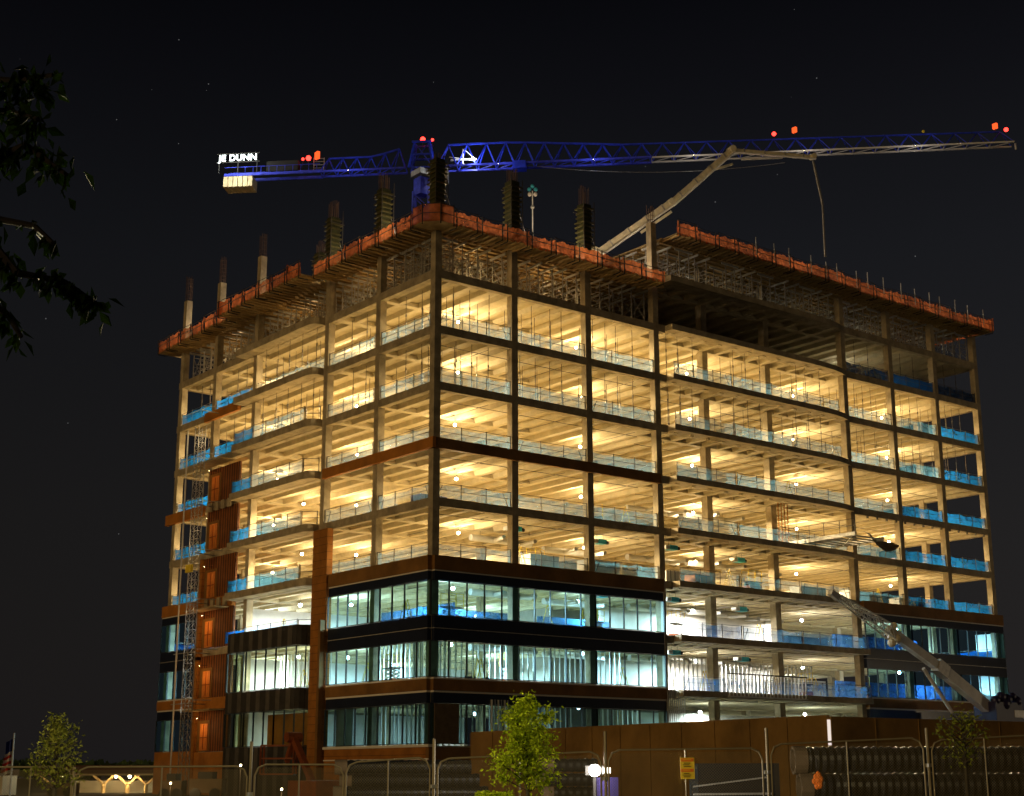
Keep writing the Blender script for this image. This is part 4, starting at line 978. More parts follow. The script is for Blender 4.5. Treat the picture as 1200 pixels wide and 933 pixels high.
wall(50, 4.0, 69, 4.15, T(8), 1.9, 'tarpD', 'navy sheeting behind the far glazing of the lower glazed storey')
wall(50, 4.0, 63, 4.15, T(7), 1.8, 'tarpD', 'navy sheeting behind the far glazing of the upper glazed storey')
wall(1, 12, 1.2, 14.5, 3.76, 3.5, 'drywall', 'white partition end in the ground storey near the pilaster')
wall(27, 7.6, 46, 7.8, 3.76, 3.2, 'drywall', 'white drywall in the ground storey of the recessed stretch')
wall(1.8, 18, 1.95, 27, 3.76, 3.0, 'sheath', 'reddish partition behind the lower curved glazing')
for k_, nm_ in ((7, 'upper glazed storey'), (8, 'lower glazed storey'), (9, 'ground storey')):
    z_ = T(k_) if k_ < 9 else 3.75
    wall(1.2, 31, 26, 31.2, z_, 3.4, 'drywall', 'pale cross wall deep inside the %s behind the balconies' % nm_)
    wall(48, 22, 70, 22.2, z_, 3.4, 'drywall', 'pale cross wall deep inside the far part of the %s' % nm_)
    wall(8, 42, 26, 42.2, z_, 3.4, 'drywall', 'pale rear wall inside the %s' % nm_)
for (x, y, z, w_, h_, m_, lab) in ((17.2, 2.2, T(6), 3.6, 1.5, 'drywall', 'pale crate stack on the fifth lit floor in the third bay'), (11.4, 2.5, T(6), 3.0, 1.5, 'drywall', 'pale crate stack on the fifth lit floor in the second bay'), (26, 2.0, T(6), 1.6, 1.3, 'drywall', 'pale crate on the fifth lit floor by the step in the slab edge'),
   (29.3, 1.8, T(6), 1.9, 1.2, 'sheath', 'orange crate on the fifth lit floor by the step in the slab edge'), (50.4, 2.0, T(6), 4.6, 1.4, 'drywall', 'long wrapped stack on the fifth lit floor of the seventh bay'), (58, 2.0, T(6), 2.6, 1.2, 'drywall', 'wrapped stack on the fifth lit floor of the next to last bay'),
   (58.2, 2.4, T(5), 3.2, .7, 'pink', 'pale violet wrapped bundle on the fourth lit floor of the next to last bay'), (1.6, 4.0, T(5), 2.6, 1.0, 'pink', 'pale violet bundle on the fourth lit floor beside the corner'), (41, 1.8, T(7), 5.5, 1.0, 'purple', 'violet machine on the upper white-lit floor of the recessed stretch'), (43.5, 2.2, T(6), 3.6, 1.3, 'drywall', 'pale bundle on the fifth lit floor next to the sixth bay column')):
    r = thing('material_stack', lab, 'material stack', (x, y, z), 0, 'stacked building material')
    MB().box(0, 0, .1, w_, 1.3, h_).build('bundle', MT[m_], r)
    for i in range(3): MB().box(.2+i*(w_-.5)/2, -.02, .0, .3+i*(w_-.5)/2, 1.32, .095).build('skid', MT['timber'], r)
    for i in range(2): MB().box(.5+i*(w_-1.1), -.015, .1, .58+i*(w_-1.1), 1.315, h_+.015).build('strap', MT['rail'], r)
def ladder(x, y, z, rz, lab):
    r = thing('step_ladder', lab, 'ladder', (x, y, z), rz, 'step ladders on the floors'); m = MB()
    for a in (-.25, .25): m.bar((a, 0, 0), (a*.8, .5, 1.9), .05).bar((a, 1.0, 0), (a*.8, .52, 1.9), .04)
    m.build('frame', MT['yellow'], r); n = MB()
    for k in range(6): n.bar((-.24, .08+k*.08, .3+k*.28), (.24, .08+k*.08, .3+k*.28), .05, .03)
    n.build('treads', MT['alum'], r)
def scissor(x, y, z, rz, h_, lab):
    r = thing('scissor_lift', lab, 'scissor lift', (x, y, z), rz, 'scissor lifts on the floors'); MB().box(-.9, -.4, .2, .9, .4, .6).build('chassis', MT['lift'], r)
    for a in (-.6, .6):
        for b in (-.4, .4): MB().tube((a, b-.06, .18), (a, b+.06, .18), .18, 10).build('wheel', MT['pipe'], r)
    m = MB(); st_ = (h_-.6)/3
    for k in range(3):
        for b in (-.3, .3): m.bar((-.8, b, .6+k*st_), (.8, b, .6+(k+1)*st_), .06).bar((.8, b, .6+k*st_), (-.8, b, .6+(k+1)*st_), .06)
    m.build('scissor_arms', MT['galv'], r); MB().box(-.95, -.42, h_, .95, .42, h_+.08).build('platform', MT['rail'], r); m = MB()
    for a in (-.93, 0, .93):
        for b in (-.4, .4): m.bar((a, b, h_+.08), (a, b, h_+1.1), .04)
    for zz in (.6, 1.1):
        for b in (-.4, .4): m.bar((-.93, b, h_+zz), (.93, b, h_+zz), .04)
    m.build('basket_rail', MT['yellow'], r)
k_ = 0
for (x, y, L_, rz, h_) in ((4.2, 3.2, 7, .3, 1.2), (11, 5, 8, 1.2, 1.6), (18.5, 3.0, 7, .2, .9), (29, 4, 7, .4, 1.5), (44.5, 3.0, 8, 1.0, 1.2), (36.2, 1.5, 6, .1, .9), (3.0, 9.5, 8, 1.4, 1.4), (53, 3, 8, .6, 1.2), (60, 3.5, 7, 1.1, 1.5), (12.5, 3.2, 6, .5, .9), (4, 22, 7, 1.2, 1.1), (20.5, 4.5, 5, .8, 1.0)):
    scissor(x, y, T(L_), rz, h_, 'orange scissor lift %s, %s' % (('under the first lamp', 'amid the studs of the second bay', 'by the third bay glazing', 'in the fourth bay', 'in the sixth bay', 'in the fifth bay', 'near the second bay of the balcony face', 'in the seventh bay', 'in the eighth bay', 'in the second bay', 'behind the balcony', 'in the third bay')[k_], fl(L_-1) if L_ < 9 else 'ground storey')); k_ += 1
k_ = 0
for (x, y, L_, rz) in ((6.4, 2.0, 8, .2), (13.2, 1.8, 7, .9), (21.5, 2.2, 8, .4), (30.5, 1.6, 8, 1.3), (38, 2.0, 7, .1), (46.0, 2.4, 8, .7), (2.0, 5.5, 7, 1.5), (2.2, 11, 8, 1.2), (10.2, 1.7, 6, .3), (22.0, 1.9, 5, .8), (33.8, 1.4, 6, 1.1), (55.5, 2.0, 6, .5), (2.0, 20.5, 8, 1.4), (1.9, 24.0, 7, 1.3), (42.2, 1.3, 4, .9)):
    ladder(x, y, T(L_), rz, 'yellow step ladder %s, %s' % (('in the corner bay', 'in the second bay', 'in the third bay', 'in the fourth bay', 'in the fifth bay', 'in the sixth bay', 'in the balcony face corner bay', 'in the balcony face second bay', 'at the second bay window line', 'near the third column', 'by the fourth bay slab edge', 'in the seventh bay', 'behind the curved glazing', 'behind the balcony screen', 'in the long recess')[k_], fl(L_-1))); k_ += 1
dn = 0
for k, z in ((4, T(4)), (5, T(5)), (6, T(6)), (7, T(7))):
    for i, (x, y) in enumerate(((12.5, 6.0), (21.5, 7.5), (30.5, 6.5), (37.5, 6.0), (44.5, 8))):
        if k == 4 and i < 2: continue
        zz = z-1.2; r = thing('air_duct', 'round silver air duct under the slab, %s, %s' % (fl(k), ('second bay', 'third bay', 'fourth bay', 'fifth bay', 'sixth bay')[i]), 'duct', (0,0,0), 0, 'silver air ducts')
        MB().tube((x-3, y+2, zz), (x+3.4, y+2, zz), .28, 10).build('main_duct', MT['duct'], r); MB().tube((x-.5, y+2, zz-.05), (x-2.3, y-1.6, zz-.35), .17, 10).build('branch_duct', MT['duct'], r); MB().tube((x+2.3, y+2, zz-.1), (x+.8, y-1.8, zz-.45), .17, 10).build('branch_duct', MT['duct'], r)
        for q_ in (-2, 2): MB().tube((x+q_, y+2, zz+.28), (x+q_, y+2, zz+.66), .015, 5).build('hanger', MT['black'], r)
    for i, (x, y) in enumerate(((2.2+7.3, 2.3), (19.4, 3.2), (26.6, 2.0), (37.0, 3.8))):
        if k == 4: continue
        r = thing('air_terminal', 'teal box unit hung under the slab, %s, %s' % (fl(k), ('second bay', 'third bay', 'fourth bay', 'fifth bay')[i]), 'ventilation unit', (x, y, z-1.35), 0, 'teal ventilation boxes')
        MB().box(0, 0, 0, .9, .7, .38).build('casing', MT['vav'], r); MB().tube((.9, .35, .19), (1.35, .35, .19), .16, 10).build('collar', MT['black'], r); MB().box(-.5, .05, .03, -.01, .65, .33).build('plenum', MT['duct'], r)
        for q_ in (.1, .8): MB().tube((q_, .35, .38), (q_, .35, .8), .015, 5).build('hanger', MT['black'], r)
# sprinkler mains: thin dark pipes under the slabs
for k in range(2, 8):
    r = MB(); z = T(k)-.78
    for y in (2.4,): r.tube((1, y, z), (23.3, y, z), .03, 5); r.tube((25, y+2.2, z-.02), (70.5, y+2.2, z-.02), .03, 5)
    for x in (5.9, 13.8, 21.7, 37, 52.5, 60): r.tube((x, .9, z-.08), (x, 12, z-.08), .025, 5)
    tag(r.build('sprinkler_pipe', MT['rail']), 'thin dark sprinkler pipe run under the slab of the %s' % fl(k), 'pipe', 'sprinkler pipes')

# ------------------------------------------------------------------ low brown building / hoarding in front
hb = thing('brown_site_wall', 'long low brown panelled wall building standing before the long face', 'building')
a_, b_, c_ = Vector((-8.11, -15.85, 0)), Vector((-11.25, -46.07, 0)), Vector((6.0, -47.2, 0))
def wpan(p, q, n_, z1, m_, th=.2):
    for i in range(n_):
        s_ = p.lerp(q, i/n_); e_ = p.lerp(q, (i+1)/n_-.0015); MB().bar(s_+Vector((0,0,z1/2)), e_+Vector((0,0,z1/2)), th, z1).build('wall_panel', MT[m_], hb)
wpan(b_, a_, 12, 4.2, 'sitewall'); wpan(b_+Vector((.15,0.05,0)), c_, 6, 4.14, 'sitewall')
for i in range(13):
    q_ = b_.lerp(a_, i/12)-Vector((.12, 0, 0)); MB().bar(q_+Vector((0,0,.1)), q_+Vector((0,0,4.15)), .03, .02).build('joint_cover', MT['sitewall'], hb)
for i in range(1, 6):
    q_ = b_.lerp(c_, i/6)-Vector((0, .1, 0)); MB().bar(q_+Vector((0,0,.1)), q_+Vector((0,0,4.1)), .03, .02).build('joint_cover', MT['sitewall'], hb)
MB().bar(b_+Vector((-.02,-.05,2.9)), b_+Vector((-.02,-.05,4.0)), .10, .10).build('corner_light_strip', lampmat('strip', (1,.85,.75), .9), hb)
MB().prism([(a_.x+.12, a_.y), (b_.x+.12, b_.y+.15), (c_.x, c_.y+.12), (c_.x, a_.y)], 3.7, 3.85).build('flat_roof', MT['roofm'], hb)

# ------------------------------------------------------------------ pipes, fence, sign, lamp in the near strip
def gp(u, D): p_ = dep(u, 900, D); return Vector((p_.x, p_.y, gz(p_.x, p_.y)))
def corr_pipe(p, q, r, lab, grp, n_=None):
    root = thing('drain_pipe', lab, 'pipe', tuple(p), 0, grp); L = (q-p).length; d = (q-p).normalized(); u = Vector((0,0,1)); x = d.cross(u).normalized(); y = x.cross(d)
    m = MB(); seg = 18; n_ = n_ or int(L/.17); 
    for j in range(n_*2+1):
        rr = r if j % 2 else r*.88; c = d*(L*j/(2*n_))
        for i in range(seg): a = 2*math.pi*i/seg; m.v.append(tuple(c+x*rr*math.cos(a)+y*rr*math.sin(a)))
    for j in range(n_*2):
        for i in range(seg): m.f.append((j*seg+i, j*seg+(i+1) % seg, (j+1)*seg+(i+1) % seg, (j+1)*seg+i))
    m.build('ribbed_barrel', MT['pipe'], root)
    c = MB(); k = len(c.v)
    for z_, rr in ((-.12, r*1.03), (.18, r*1.03), (.18, r*.8), (-.12, r*.8)):
        for i in range(seg): a = 2*math.pi*i/seg; c.v.append(tuple(d*z_+x*rr*math.cos(a)+y*rr*math.sin(a)))
    for j in range(4):
        for i in range(seg): c.f.append((j*seg+i, j*seg+(i+1) % seg, ((j+1) % 4)*seg+(i+1) % seg, ((j+1) % 4)*seg+i))
    c.build('pipe_rim', MT['canvas'], root)
DP = 36.0
def prow(u0, u1, tops, D, labb, grp):
    for k, (v, rv) in enumerate(tops):
        p_ = dep(u0+k*3, v, D); q_ = dep(u1, v, D+.2); r = rv*D/FPX; q_.z = p_.z; corr_pipe(p_, q_, r, labb % ('topmost', 'second', 'third')[k], grp)
prow(935, 1235, [(891, 15.5)], DP, 'thick black ribbed drain pipe, %s of the big stack', 'big drain pipes')
prow(942, 1235, [(922, 15.5)], DP, 'thick black ribbed drain pipe lying below the %s one of the big stack', 'big drain pipes')
prow(962, 1235, [(953, 15.5)], DP+.3, 'thick black ribbed drain pipe near the ground under the %s rows', 'big drain pipes')
for k, (u0, v) in enumerate(((398, 899), (404, 915), (396, 930), (400, 946))):
    p_ = dep(u0, v, 37+.3*(k % 2)); q_ = dep(552+10*k, v-3, 37.4); q_.z = p_.z; corr_pipe(p_, q_, 8.3*37/FPX, 'black ribbed drain pipe, low stack below the pilaster, %s from top' % ('first', 'second', 'third', 'fourth')[k], 'low stack of drain pipes')
for k, (u0, v) in enumerate(((640, 897), (632, 914), (640, 930))):
    p_ = dep(u0, v, 37.5); q_ = dep(700, v-1, 37.6); q_.z = p_.z; corr_pipe(p_, q_, 8.0*37/FPX, 'short black drain pipe between bright tree and flood lamp, %s from top' % ('first', 'second', 'third')[k], 'short drain pipes')
# dark container by the yellow sign
kx = thing('dark_skip', 'dark steel container with a pale diagonal edge behind the yellow sign', 'container'); p_ = dep(812, 895, 40); q_ = dep(905, 895, 40)
MB().bar(Vector((p_.x, p_.y, p_.z/2)), Vector((q_.x, q_.y, p_.z/2)), 2.0, p_.z).build('body', MT['black'], kx)
MB().bar(dep(812, 922, 38.9), dep(898, 911, 38.9), .04).build('edge_bar', MT['galv'], kx); MB().bar(dep(812, 931, 38.9), dep(905, 930, 38.9), .05).build('lower_edge_bar', MT['galv'], kx)
# fence panels
FD = 31.0
def fpanel(u0, u1, vt0, vt1, lab, D0=FD, D1=FD):
    p = dep(u0, vt0, D0); q = dep(u1, vt1, D1); zt0, zt1 = p.z, q.z; p2 = Vector((p.x, p.y, gz(p.x, p.y)+.05)); q2 = Vector((q.x, q.y, gz(q.x, q.y)+.05)); L = Vector((q.x-p.x, q.y-p.y, 0)).length
    r = thing('chain_link_fence', lab, 'fence', (p2.x, p2.y, 0), math.atan2(q.y-p.y, q.x-p.x), 'temporary chain-link fence panels')
    f = MB(); rr = .020; c = .22; zb0, zb1 = p2.z, q2.z
    pts = [(0, zb0), (0, zt0-c), (c*.3, zt0-c*.3), (c, zt0), (L-c, zt1), (L-c*.3, zt1-c*.3), (L, zt1-c), (L, zb1), (0, zb0)]
    for i in range(8): f.tube((pts[i][0], 0, pts[i][1]), (pts[i+1][0], 0, pts[i+1][1]), rr, 8)
    f.tube((L/2, 0, (zb0+zb1)/2), (L/2, 0, (zt0+zt1)/2), 0.017, 8)
    f.build('panel_frame', MT['fence'], r)
    n = MB().quad((.02, .035, zb0+.05), (L-.02, .035, zb1+.05), (L-.05, .035, zt1-.06), (.05, .035, zt0-.06)); n.build('chain_link_mesh', MT['link'], r)
FN = [(-12, 85, 899, 899), (90, 290, 899, 898), (299, 403, 896, 896), (406, 504, 893, 888), (513, 704, 889, 881), (713, 893, 879, 877), (903, 1081, 872, 865), (1091, 1215, 867, 862)]
FL = ['beside the flag pole', 'before the lit canopies', 'before the boom lift', 'before the low stack of pipes', 'behind the bright young tree', 'carrying the yellow sign', 'before the open end of the big pipes', 'behind the sparse young tree']
for k, (a, b, c, d) in enumerate(FN): fpanel(a, b, c, d, 'tall rounded chain-link fence panel %s' % FL[k])
for k, (u, v) in enumerate(((295, 869), (508.5, 866), (709, 857), (898, 853), (1085.5, 853), (87, 899))):
    p_ = dep(u, v, FD+.02); g_ = gz(p_.x, p_.y); r = thing('fence_post', 'steel fence post %s' % ('beside the boom lift', 'between the low pipe stack and the bright tree', 'beside the flood lamp', 'between the yellow sign and the big pipes', 'beside the sparse young tree', 'between the canopies and the flag pole')[k], 'fence post', (p_.x, p_.y, g_), 0, 'fence posts')
    MB().tube((0, 0, 0), (0, 0, p_.z-g_), .032, 10).build('post', MT['fence'], r)
    for z_ in (.4, 1.5): MB().box(-.07, -.05, z_, .07, .05, z_+.07).build('clamp', MT['galv'], r)
# yellow notice
sg = thing('notice_sign', 'yellow and orange safety notice wired to the chain-link fence', 'sign')
def face(u0, v0, u1, v1, D, m_, nm, th=.012):
    a = dep(u0, v0, D); b = dep(u1, v0, D); zt = a.z; zb = dep(u0, v1, D).z
    return MB().bar(Vector((a.x, a.y, (zt+zb)/2)), Vector((b.x, b.y, (zt+zb)/2)), th, zt-zb).build(nm, m_, sg)
face(797, 888, 813.5, 913, FD-.10, MT['yellow'], 'sign_board')
for i, (v0, v1) in enumerate(((888.8, 892.5), (901, 904.5))): face(798, v0, 812.5, v1, FD-.118, MT['orange'], 'header_band')
for i, v0 in enumerate((890, 894, 896, 898, 902.2, 906, 908, 910)): face(800+(i % 2)*1.2, v0, 810-(i % 3)*1.1, v0+.7, FD-.13, MT['black'] if v0 not in (890, 902.2) else MT['yellow'], 'text_line', .006)
# flood lamp on a stand behind the fence
fs = thing('flood_lamp', 'dazzling white site flood lamp on a box beside the fence post', 'lamp'); p_ = dep(697, 903, 33.5)
MB().ball(p_, .13).build('lamp_head', LF, fs); MB().bar(p_+HR*.14-HF*.05, p_+HR*.34-HF*.05, .06, .12).build('lamp_label', MT['white'], fs); MB().bar(p_-HR*.2+HF*.16, p_+HR*.2+HF*.16, .1, .2).build('housing', MT['black'], fs)
MB().tube((p_.x+HF.x*.16, p_.y+HF.y*.16, 0), tuple(p_+HF*.16), .04).build('stand', MT['black'], fs)
q_ = dep(712, 925, 33.4); MB().box(q_.x-.18, q_.y-.15, 0, q_.x+.18, q_.y+.15, q_.z+.25).build('control_box', MT['purple'], fs)
ld = bpy.data.lights.new('flood_light', 'POINT'); ld.energy = 520; ld.color = (1,.93,.8); ld.shadow_soft_size = .12; lo = bpy.data.objects.new('flood_light', ld); COL.objects.link(lo); lo.location = p_-HF*1.1+Vector((0,0,.25))
# orange hose bundle on pipes
hs = thing('orange_hose_bundle', 'bright orange bundled netting hung at the open pipe end', 'netting'); p_ = dep(958, 915, 35.2); m = MB()
for i, (a, b, c) in enumerate(((0, 0, .13), (.05, .17, .12), (-.06, .14, .1), (.08, -.14, .13), (-.03, -.2, .1), (.12, .05, .12), (-.13, -.02, .09), (.02, .27, .07))): m.ball(p_+HR*a*.6+Vector((0, 0, b*.6)), c*.62, 7, 5, 1.3)
m.build('bundle', MT['orange'], hs); MB().bar(p_+Vector((0,0,.3)), p_+Vector((0,0,.5)), .03).build('tie', MT['black'], hs)

# boom lift
bl = thing('boom_lift', 'rust-orange articulated boom lift parked below the curved glazing', 'boom lift'); D = 60
k0, k1, k2 = dep(380, 933, D-3), dep(344, 864, D), dep(336, 893, D+.5)
MB().bar(k0+Vector((0,0,-.5)), k1, .2, .26).build('upper_boom', MT['lift'], bl); MB().bar(k1, k2, .16, .2).build('fly_arm', MT['lift'], bl)
MB().tube(k1-HR*.25-HF*.2, k1+HR*.25+HF*.2, .2, 12).build('knuckle', MT['lift'], bl)
m = MB(); c = dep(331, 889, D+.5); 
for a in (-.8, .5):
    for b in (-.4, .4):
        m.bar(c+HR*a+HF*b+Vector((0,0,-.6)), c+HR*a+HF*b+Vector((0,0,.5)), .06)
for z_ in (-.6, 0, .5):
    for b in (-.4, .4): m.bar(c-HR*.8+HF*b+Vector((0,0,z_)), c+HR*.5+HF*b+Vector((0,0,z_)), .06)
m.build('basket_rails', MT['lift'], bl); MB().bar(c-HR*.8+Vector((0,0,-.62)), c+HR*.5+Vector((0,0,-.62)), .85, .06).build('basket_floor', MT['black'], bl)
p_ = dep(386, 933, D-3); MB().box(p_.x-1.2, p_.y-1, .5, p_.x+1.2, p_.y+1, 1.5).build('chassis', MT['lift'], bl)
for a in (-1, 1):
    for b in (-1, 1): MB().tube((p_.x+a, p_.y+b*1.0, .45), (p_.x+a, p_.y+b*1.3, .45), .45, 14).build('wheel', MT['pipe'], bl)
# ------------------------------------------------------------------ canopies far left
D = 150
cn = thing('lit_canopy', 'long low brown-roofed canopy with pale V struts lit from beneath', 'canopy')
def cb(u0, v0, u1, v1, D0, dy, m_, nm):
    a = dep(u0, v0, D0); b = dep(u1, v0, D0); zb = dep(u0, v1, D0).z; MB().bar(Vector((a.x, a.y, (a.z+zb)/2))+HF*dy/2, Vector((b.x, b.y, (a.z+zb)/2))+HF*dy/2, dy, a.z-zb).build(nm, MT[m_], cn)
cb(40, 897, 188, 907, D, 8, 'roofm', 'roof'); cb(40, 907, 188, 909, D-.1, .3, 'timber', 'fascia')
for u in (60, 82, 122, 150, 172):
    p_ = dep(u, 908, D+3); MB().bar(Vector((p_.x, p_.y, 0)), Vector((p_.x, p_.y, p_.z-.9)), .3).build('post', MT['timber'], cn)
    for s_ in (-1, 1): MB().bar(Vector((p_.x, p_.y, p_.z-.95)), p_+HR*s_*1.1, .2).build('strut', MT['timber'], cn)
cb(90, 915, 180, 935, D+7, .4, 'cream', 'rear_wall')
for i, u in enumerate((72, 136, 152)):
    p_ = dep(u, 910, D+2); MB().ball(p_, .16).build('canopy_lamp', LW, cn)
    ld = ldata('cn', 230, (1, .72, .35)); lo = bpy.data.objects.new('canopy_light', ld); COL.objects.link(lo); lo.location = p_+Vector((0,0,-.3))
fb = thing('lit_hut', 'low brown hut glowing warmly behind the flag pole', 'building')
a = dep(-20, 909, 140); b = dep(12, 909, 140); MB().bar(Vector((a.x, a.y, a.z/2)), Vector((b.x, b.y, b.z/2)), 4, a.z).build('wall', MT['cream'], fb); MB().bar(Vector((a.x, a.y, a.z+.3)), Vector((b.x, b.y, b.z+.3)), 5, .6).build('roof', MT['roofm'], fb)
for i, (u0, u1, v) in enumerate(((192, 216, 914), (225, 263, 912), (60, 90, 917))):
    p_, q_ = dep(u0, v, 112 if i < 2 else 130), dep(u1, v, 112 if i < 2 else 130)
    t_ = thing('parked_truck', 'pale parked works truck %s' % ('under the hoist', 'below the orange shaft', 'under the canopy')[i], 'truck', (0,0,0), 0, 'parked works trucks')
    MB().bar(Vector((p_.x, p_.y, p_.z-.55)), Vector((q_.x, q_.y, p_.z-.55)), 1.9, 1.0).build('body', MT['canvas'], t_); MB().bar(p_.lerp(q_, .25)+Vector((0,0,.15)), p_.lerp(q_, .7)+Vector((0,0,.15)), 1.7, .6).build('cab', MT['black'], t_)
    for f_ in (.2, .8): w_ = p_.lerp(q_, f_); MB().tube(Vector((w_.x, w_.y, .4))-HF*1.05, Vector((w_.x, w_.y, .4))-HF*.8, .4, 12).build('wheel', MT['pipe'], t_)
for i, (u, v, e_) in enumerate(((20+180, 918, 160), (282, 897, 110), (330, 925, 120))):
    p_ = dep(u, v, 100 if i else 108); r = thing('site_lamp', 'small warm site lamp on a pole %s' % ('by the hoist base', 'below the charcoal panels', 'near the boom lift')[i], 'lamp', (p_.x, p_.y, 0), 0, 'small site lamps')
    MB().ball((0, 0, p_.z), .07).build('bulb', LW, r); MB().tube((0, 0, 0), (0, 0, p_.z-.15), .04).build('pole', MT['black'], r)
    lo = bpy.data.objects.new('site_light', ldata('s%d' % i, e_, (1, .65, .28))); COL.objects.link(lo); lo.location = p_-HF*.6
# flag
fg = thing('flag_pole', 'pole with a limp striped flag at the edge of the site', 'flag'); D = 95; p_ = dep(17, 859, D)
MB().tube((p_.x, p_.y, 0), tuple(p_), .07, 8, .05).build('pole', MT['alum'], fg)
f0 = dep(17, 865, D); n_ = 12
for k, (m_, z0, z1) in enumerate((('flagb', 0, .75),) + tuple((('flagr' if i % 2 else 'flagw'), .75+i*.19, .94+i*.19) for i in range(7))):
    m = MB()
    for i in range(7):
        a = i/6; off = math.sin(i*1.9)*.13
        m.v += [tuple(f0+HR*(-.05-.45*a*(.6+.4*z1))+HF*off+Vector((0,0,-z0-.25*a))), tuple(f0+HR*(-.05-.45*a*(.6+.4*z1))+HF*off+Vector((0,0,-z1-.25*a)))]
    for i in range(6): m.f.append((2*i, 2*i+2, 2*i+3, 2*i+1))
    m.build('flag_canton' if k == 0 else 'flag_stripe', MT[m_], fg)
# far tree line
tl = MB(); rr = random.Random(5)
for i in range(900):
    u = rr.uniform(-60, 420); p_ = dep(u, 905-rr.random()*7, 260+rr.uniform(-15, 15)); s_ = rr.uniform(.4, 1.3); a = Vector((rr.uniform(-1,1), rr.uniform(-1,1), rr.uniform(-1,1))).normalized()*s_; b = a.cross(Vector((rr.uniform(-1,1), rr.uniform(-1,1), rr.uniform(-1,1)))).normalized()*s_
    tl.quad(p_-a-b, p_+a-b, p_+a+b, p_-a+b)
o = tl.build('distant_woodland', leafmat('far_leaf', (.02,.03,.012), (.05,.07,.02))); o['kind'] = 'stuff'

# ------------------------------------------------------------------ trees
def leaf(m, c, s, rr, droop=.3):
    d = Vector((rr.uniform(-1,1), rr.uniform(-1,1), rr.uniform(-.8,.6)-droop)).normalized(); w_ = d.cross(Vector((rr.uniform(-1,1), rr.uniform(-1,1), rr.uniform(-1,1)))).normalized(); nrm = d.cross(w_)*.12*s
    n_ = len(m.v); m.v += [tuple(c), tuple(c+d*s*.45+w_*s*.24+nrm), tuple(c+d*s), tuple(c+d*s*.45-w_*s*.24+nrm)]; m.f.append((n_, n_+1, n_+2, n_+3))
def young_tree(u, vtop, vcb, wpx, D, nl, ls, seed, lab, mt, gap=.3, hole=None, prof=None):
    rr = random.Random(seed); base = gp(u, D); top = dep(u, vtop, D).z; cb_ = dep(u, vcb, D).z; W_ = wpx*D/FPX/2
    r = thing('young_tree', lab, 'tree', (base.x, base.y, base.z)); H = top-base.z; c0_ = cb_-base.z
    MB().tube((0,0,-.1), (.03,0,c0_+ (H-c0_)*.4), .04, 8, .028).tube((.03,0,c0_+(H-c0_)*.4), (.0,0,H*.97), .027, 6, .008).build('trunk', MT['bark'], r)
    br = MB(); lf = MB(); nb = 34
    cl = []
    for i in range(nb):
        t_ = (i+.5)/nb; z = c0_+(H-c0_)*t_*.92; a = i*2.4+rr.uniform(-.4,.4); pf = prof(t_) if prof else math.sin(math.pi*min(1, (t_*.82+.12)))**.7
        R = W_*pf*rr.uniform(.42, 1.18); e_ = Vector((math.cos(a)*R, math.sin(a)*R, z+R*.35)); br.bar((0, 0, z-.08), tuple(e_), .014)
        for k in range(5): cl.append((Vector((0,0,z)).lerp(e_, rr.uniform(.3, 1.05)), rr.uniform(.06, .15)*max(1, W_/.6)))
    for i in range(6): cl.append((Vector((rr.uniform(-.05,.05), rr.uniform(-.05,.05), H-rr.uniform(0,.25))), .07))
    for i in range(nl):
        c, s_ = cl[rr.randrange(len(cl))]; p_ = c+Vector((rr.gauss(0,1), rr.gauss(0,1), rr.gauss(0,.9)))*s_*.75; leaf(lf, p_, ls*rr.uniform(.6, 1.25), rr)
    br.build('branches', MT['bark'], r); lf.build('crown', mt, r); return r
LB = leafmat('bright_leaf', (.22,.32,.008), (.60,.70,.03)); LD = leafmat('olive_leaf', (.09,.11,.012), (.30,.30,.05)); LS = leafmat('dull_leaf', (.12,.14,.015), (.30,.32,.04))
young_tree(617, 818, 925, 86, 25, 5600, .075, 3, 'dense bright green young tree before the brown wall', LB, prof=lambda t: (.75+.35*math.sin(t*5.2+.6)) if t < .72 else (1.15-t)*1.6)
young_tree(64, 838, 922, 56, 27, 1500, .08, 5, 'olive green young tree by the flag pole', LD, prof=lambda t: .95-.15*abs(t-.4) if t < .80 else .28)
young_tree(1131, 834, 894, 56, 27, 420, .085, 8, 'sparse young tree before the big pipes', LS)
sb = thing('low_shrub', 'low leafy shrub at the foot of the bright young tree', 'shrub'); m = MB(); rr = random.Random(9)
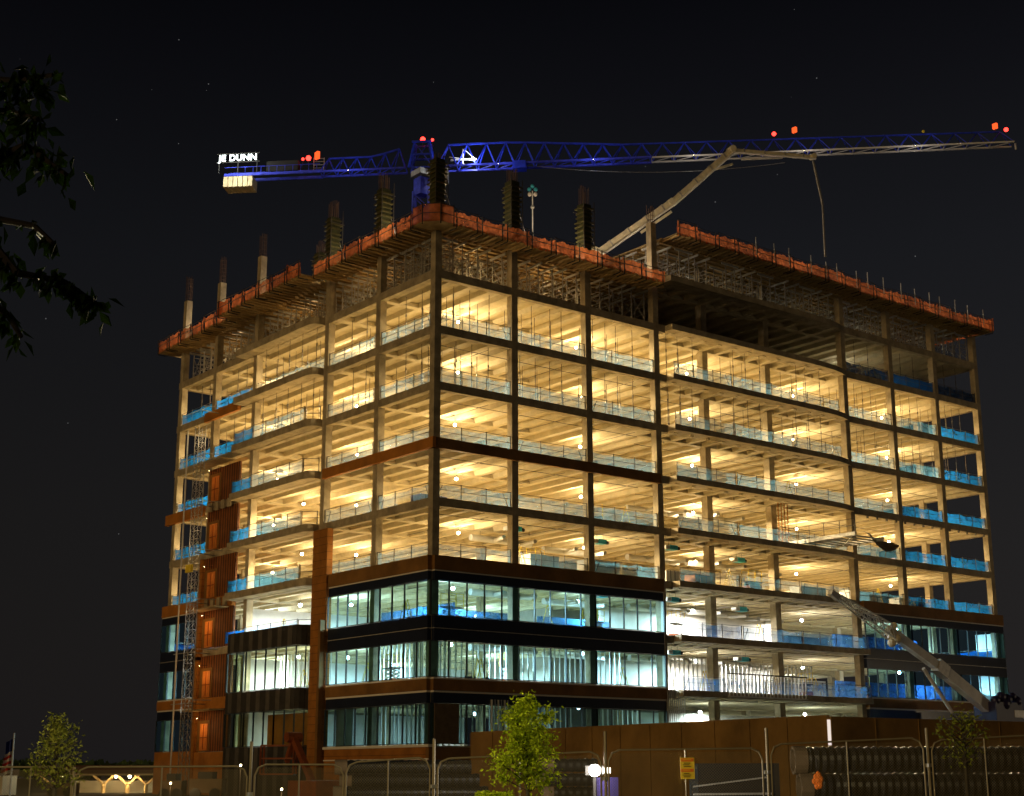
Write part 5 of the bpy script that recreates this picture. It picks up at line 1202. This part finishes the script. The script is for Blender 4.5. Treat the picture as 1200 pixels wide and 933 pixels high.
for i in range(900):
    p_ = dep(rr.uniform(560, 600), 930+rr.uniform(-3, 6)+abs(rr.gauss(0, 3)), 26+rr.uniform(-.4,.4)); leaf(m, p_, .08, rr)
m.build('foliage', LB, sb); MB().bar(dep(580, 945, 26)+Vector((0,0,-1)), dep(580, 932, 26), .03).build('stem', MT['bark'], sb)
# overhanging tree at the edge of the view
nt_ = thing('overhanging_tree', 'dark broad-leaved tree whose branches hang into the night sky', 'tree'); rr = random.Random(21); D = 7.5
tb = dep(-330, 900, D); MB().tube((tb.x, tb.y, 0), (tb.x+.1, tb.y, 5.6), .16, 10, .08).build('trunk', MT['bark'], nt_)
br = MB(); lf = MB()
for (pts_, nl_, sp) in (([(-200, 330), (-60, 90), (20, 95), (62, 88)], 110, 26), ([(-200, 330), (-40, 200), (30, 170), (78, 205)], 130, 30), ([(-200, 340), (-40, 250), (40, 265), (62, 285)], 30, 12), ([(-200, 400), (-30, 260), (20, 320), (75, 330), (122, 362)], 150, 20), ([(-200, 420), (-40, 330), (10, 370), (25, 395)], 40, 16), ([(-200, 300), (-50, 130), (10, 130), (45, 140)], 110, 24)):
    ps = [dep(a, b, D+rr.uniform(-.3, .3)) for a, b in pts_]; ps[0] = Vector((tb.x+.05, tb.y, 3.2+rr.random()*1.8))
    for i in range(len(ps)-1): br.tube(ps[i], ps[i+1], .028*(1-.75*i/len(ps)), 6, .028*(1-.75*(i+1)/len(ps)))
    for i in range(nl_):
        k = rr.random()**.6*(len(ps)-1.001)+0; k = max(k, 1.0+rr.random()*.3); k = min(k, len(ps)-1.001); c = ps[int(k)].lerp(ps[int(k)+1], k-int(k)); c = c+Vector((rr.gauss(0,1), rr.gauss(0,1), rr.gauss(-.3,1)))*(sp*D/FPX*.42); leaf(lf, c, rr.uniform(.07, .125), rr, .9)
br.build('limbs', MT['black'], nt_); lf.build('crown', leafmat('dark_leaf', (.003,.008,.001), (.014,.030,.003)), nt_)
bpy.context.view_layer.update()
bpy.context.view_layer.update()
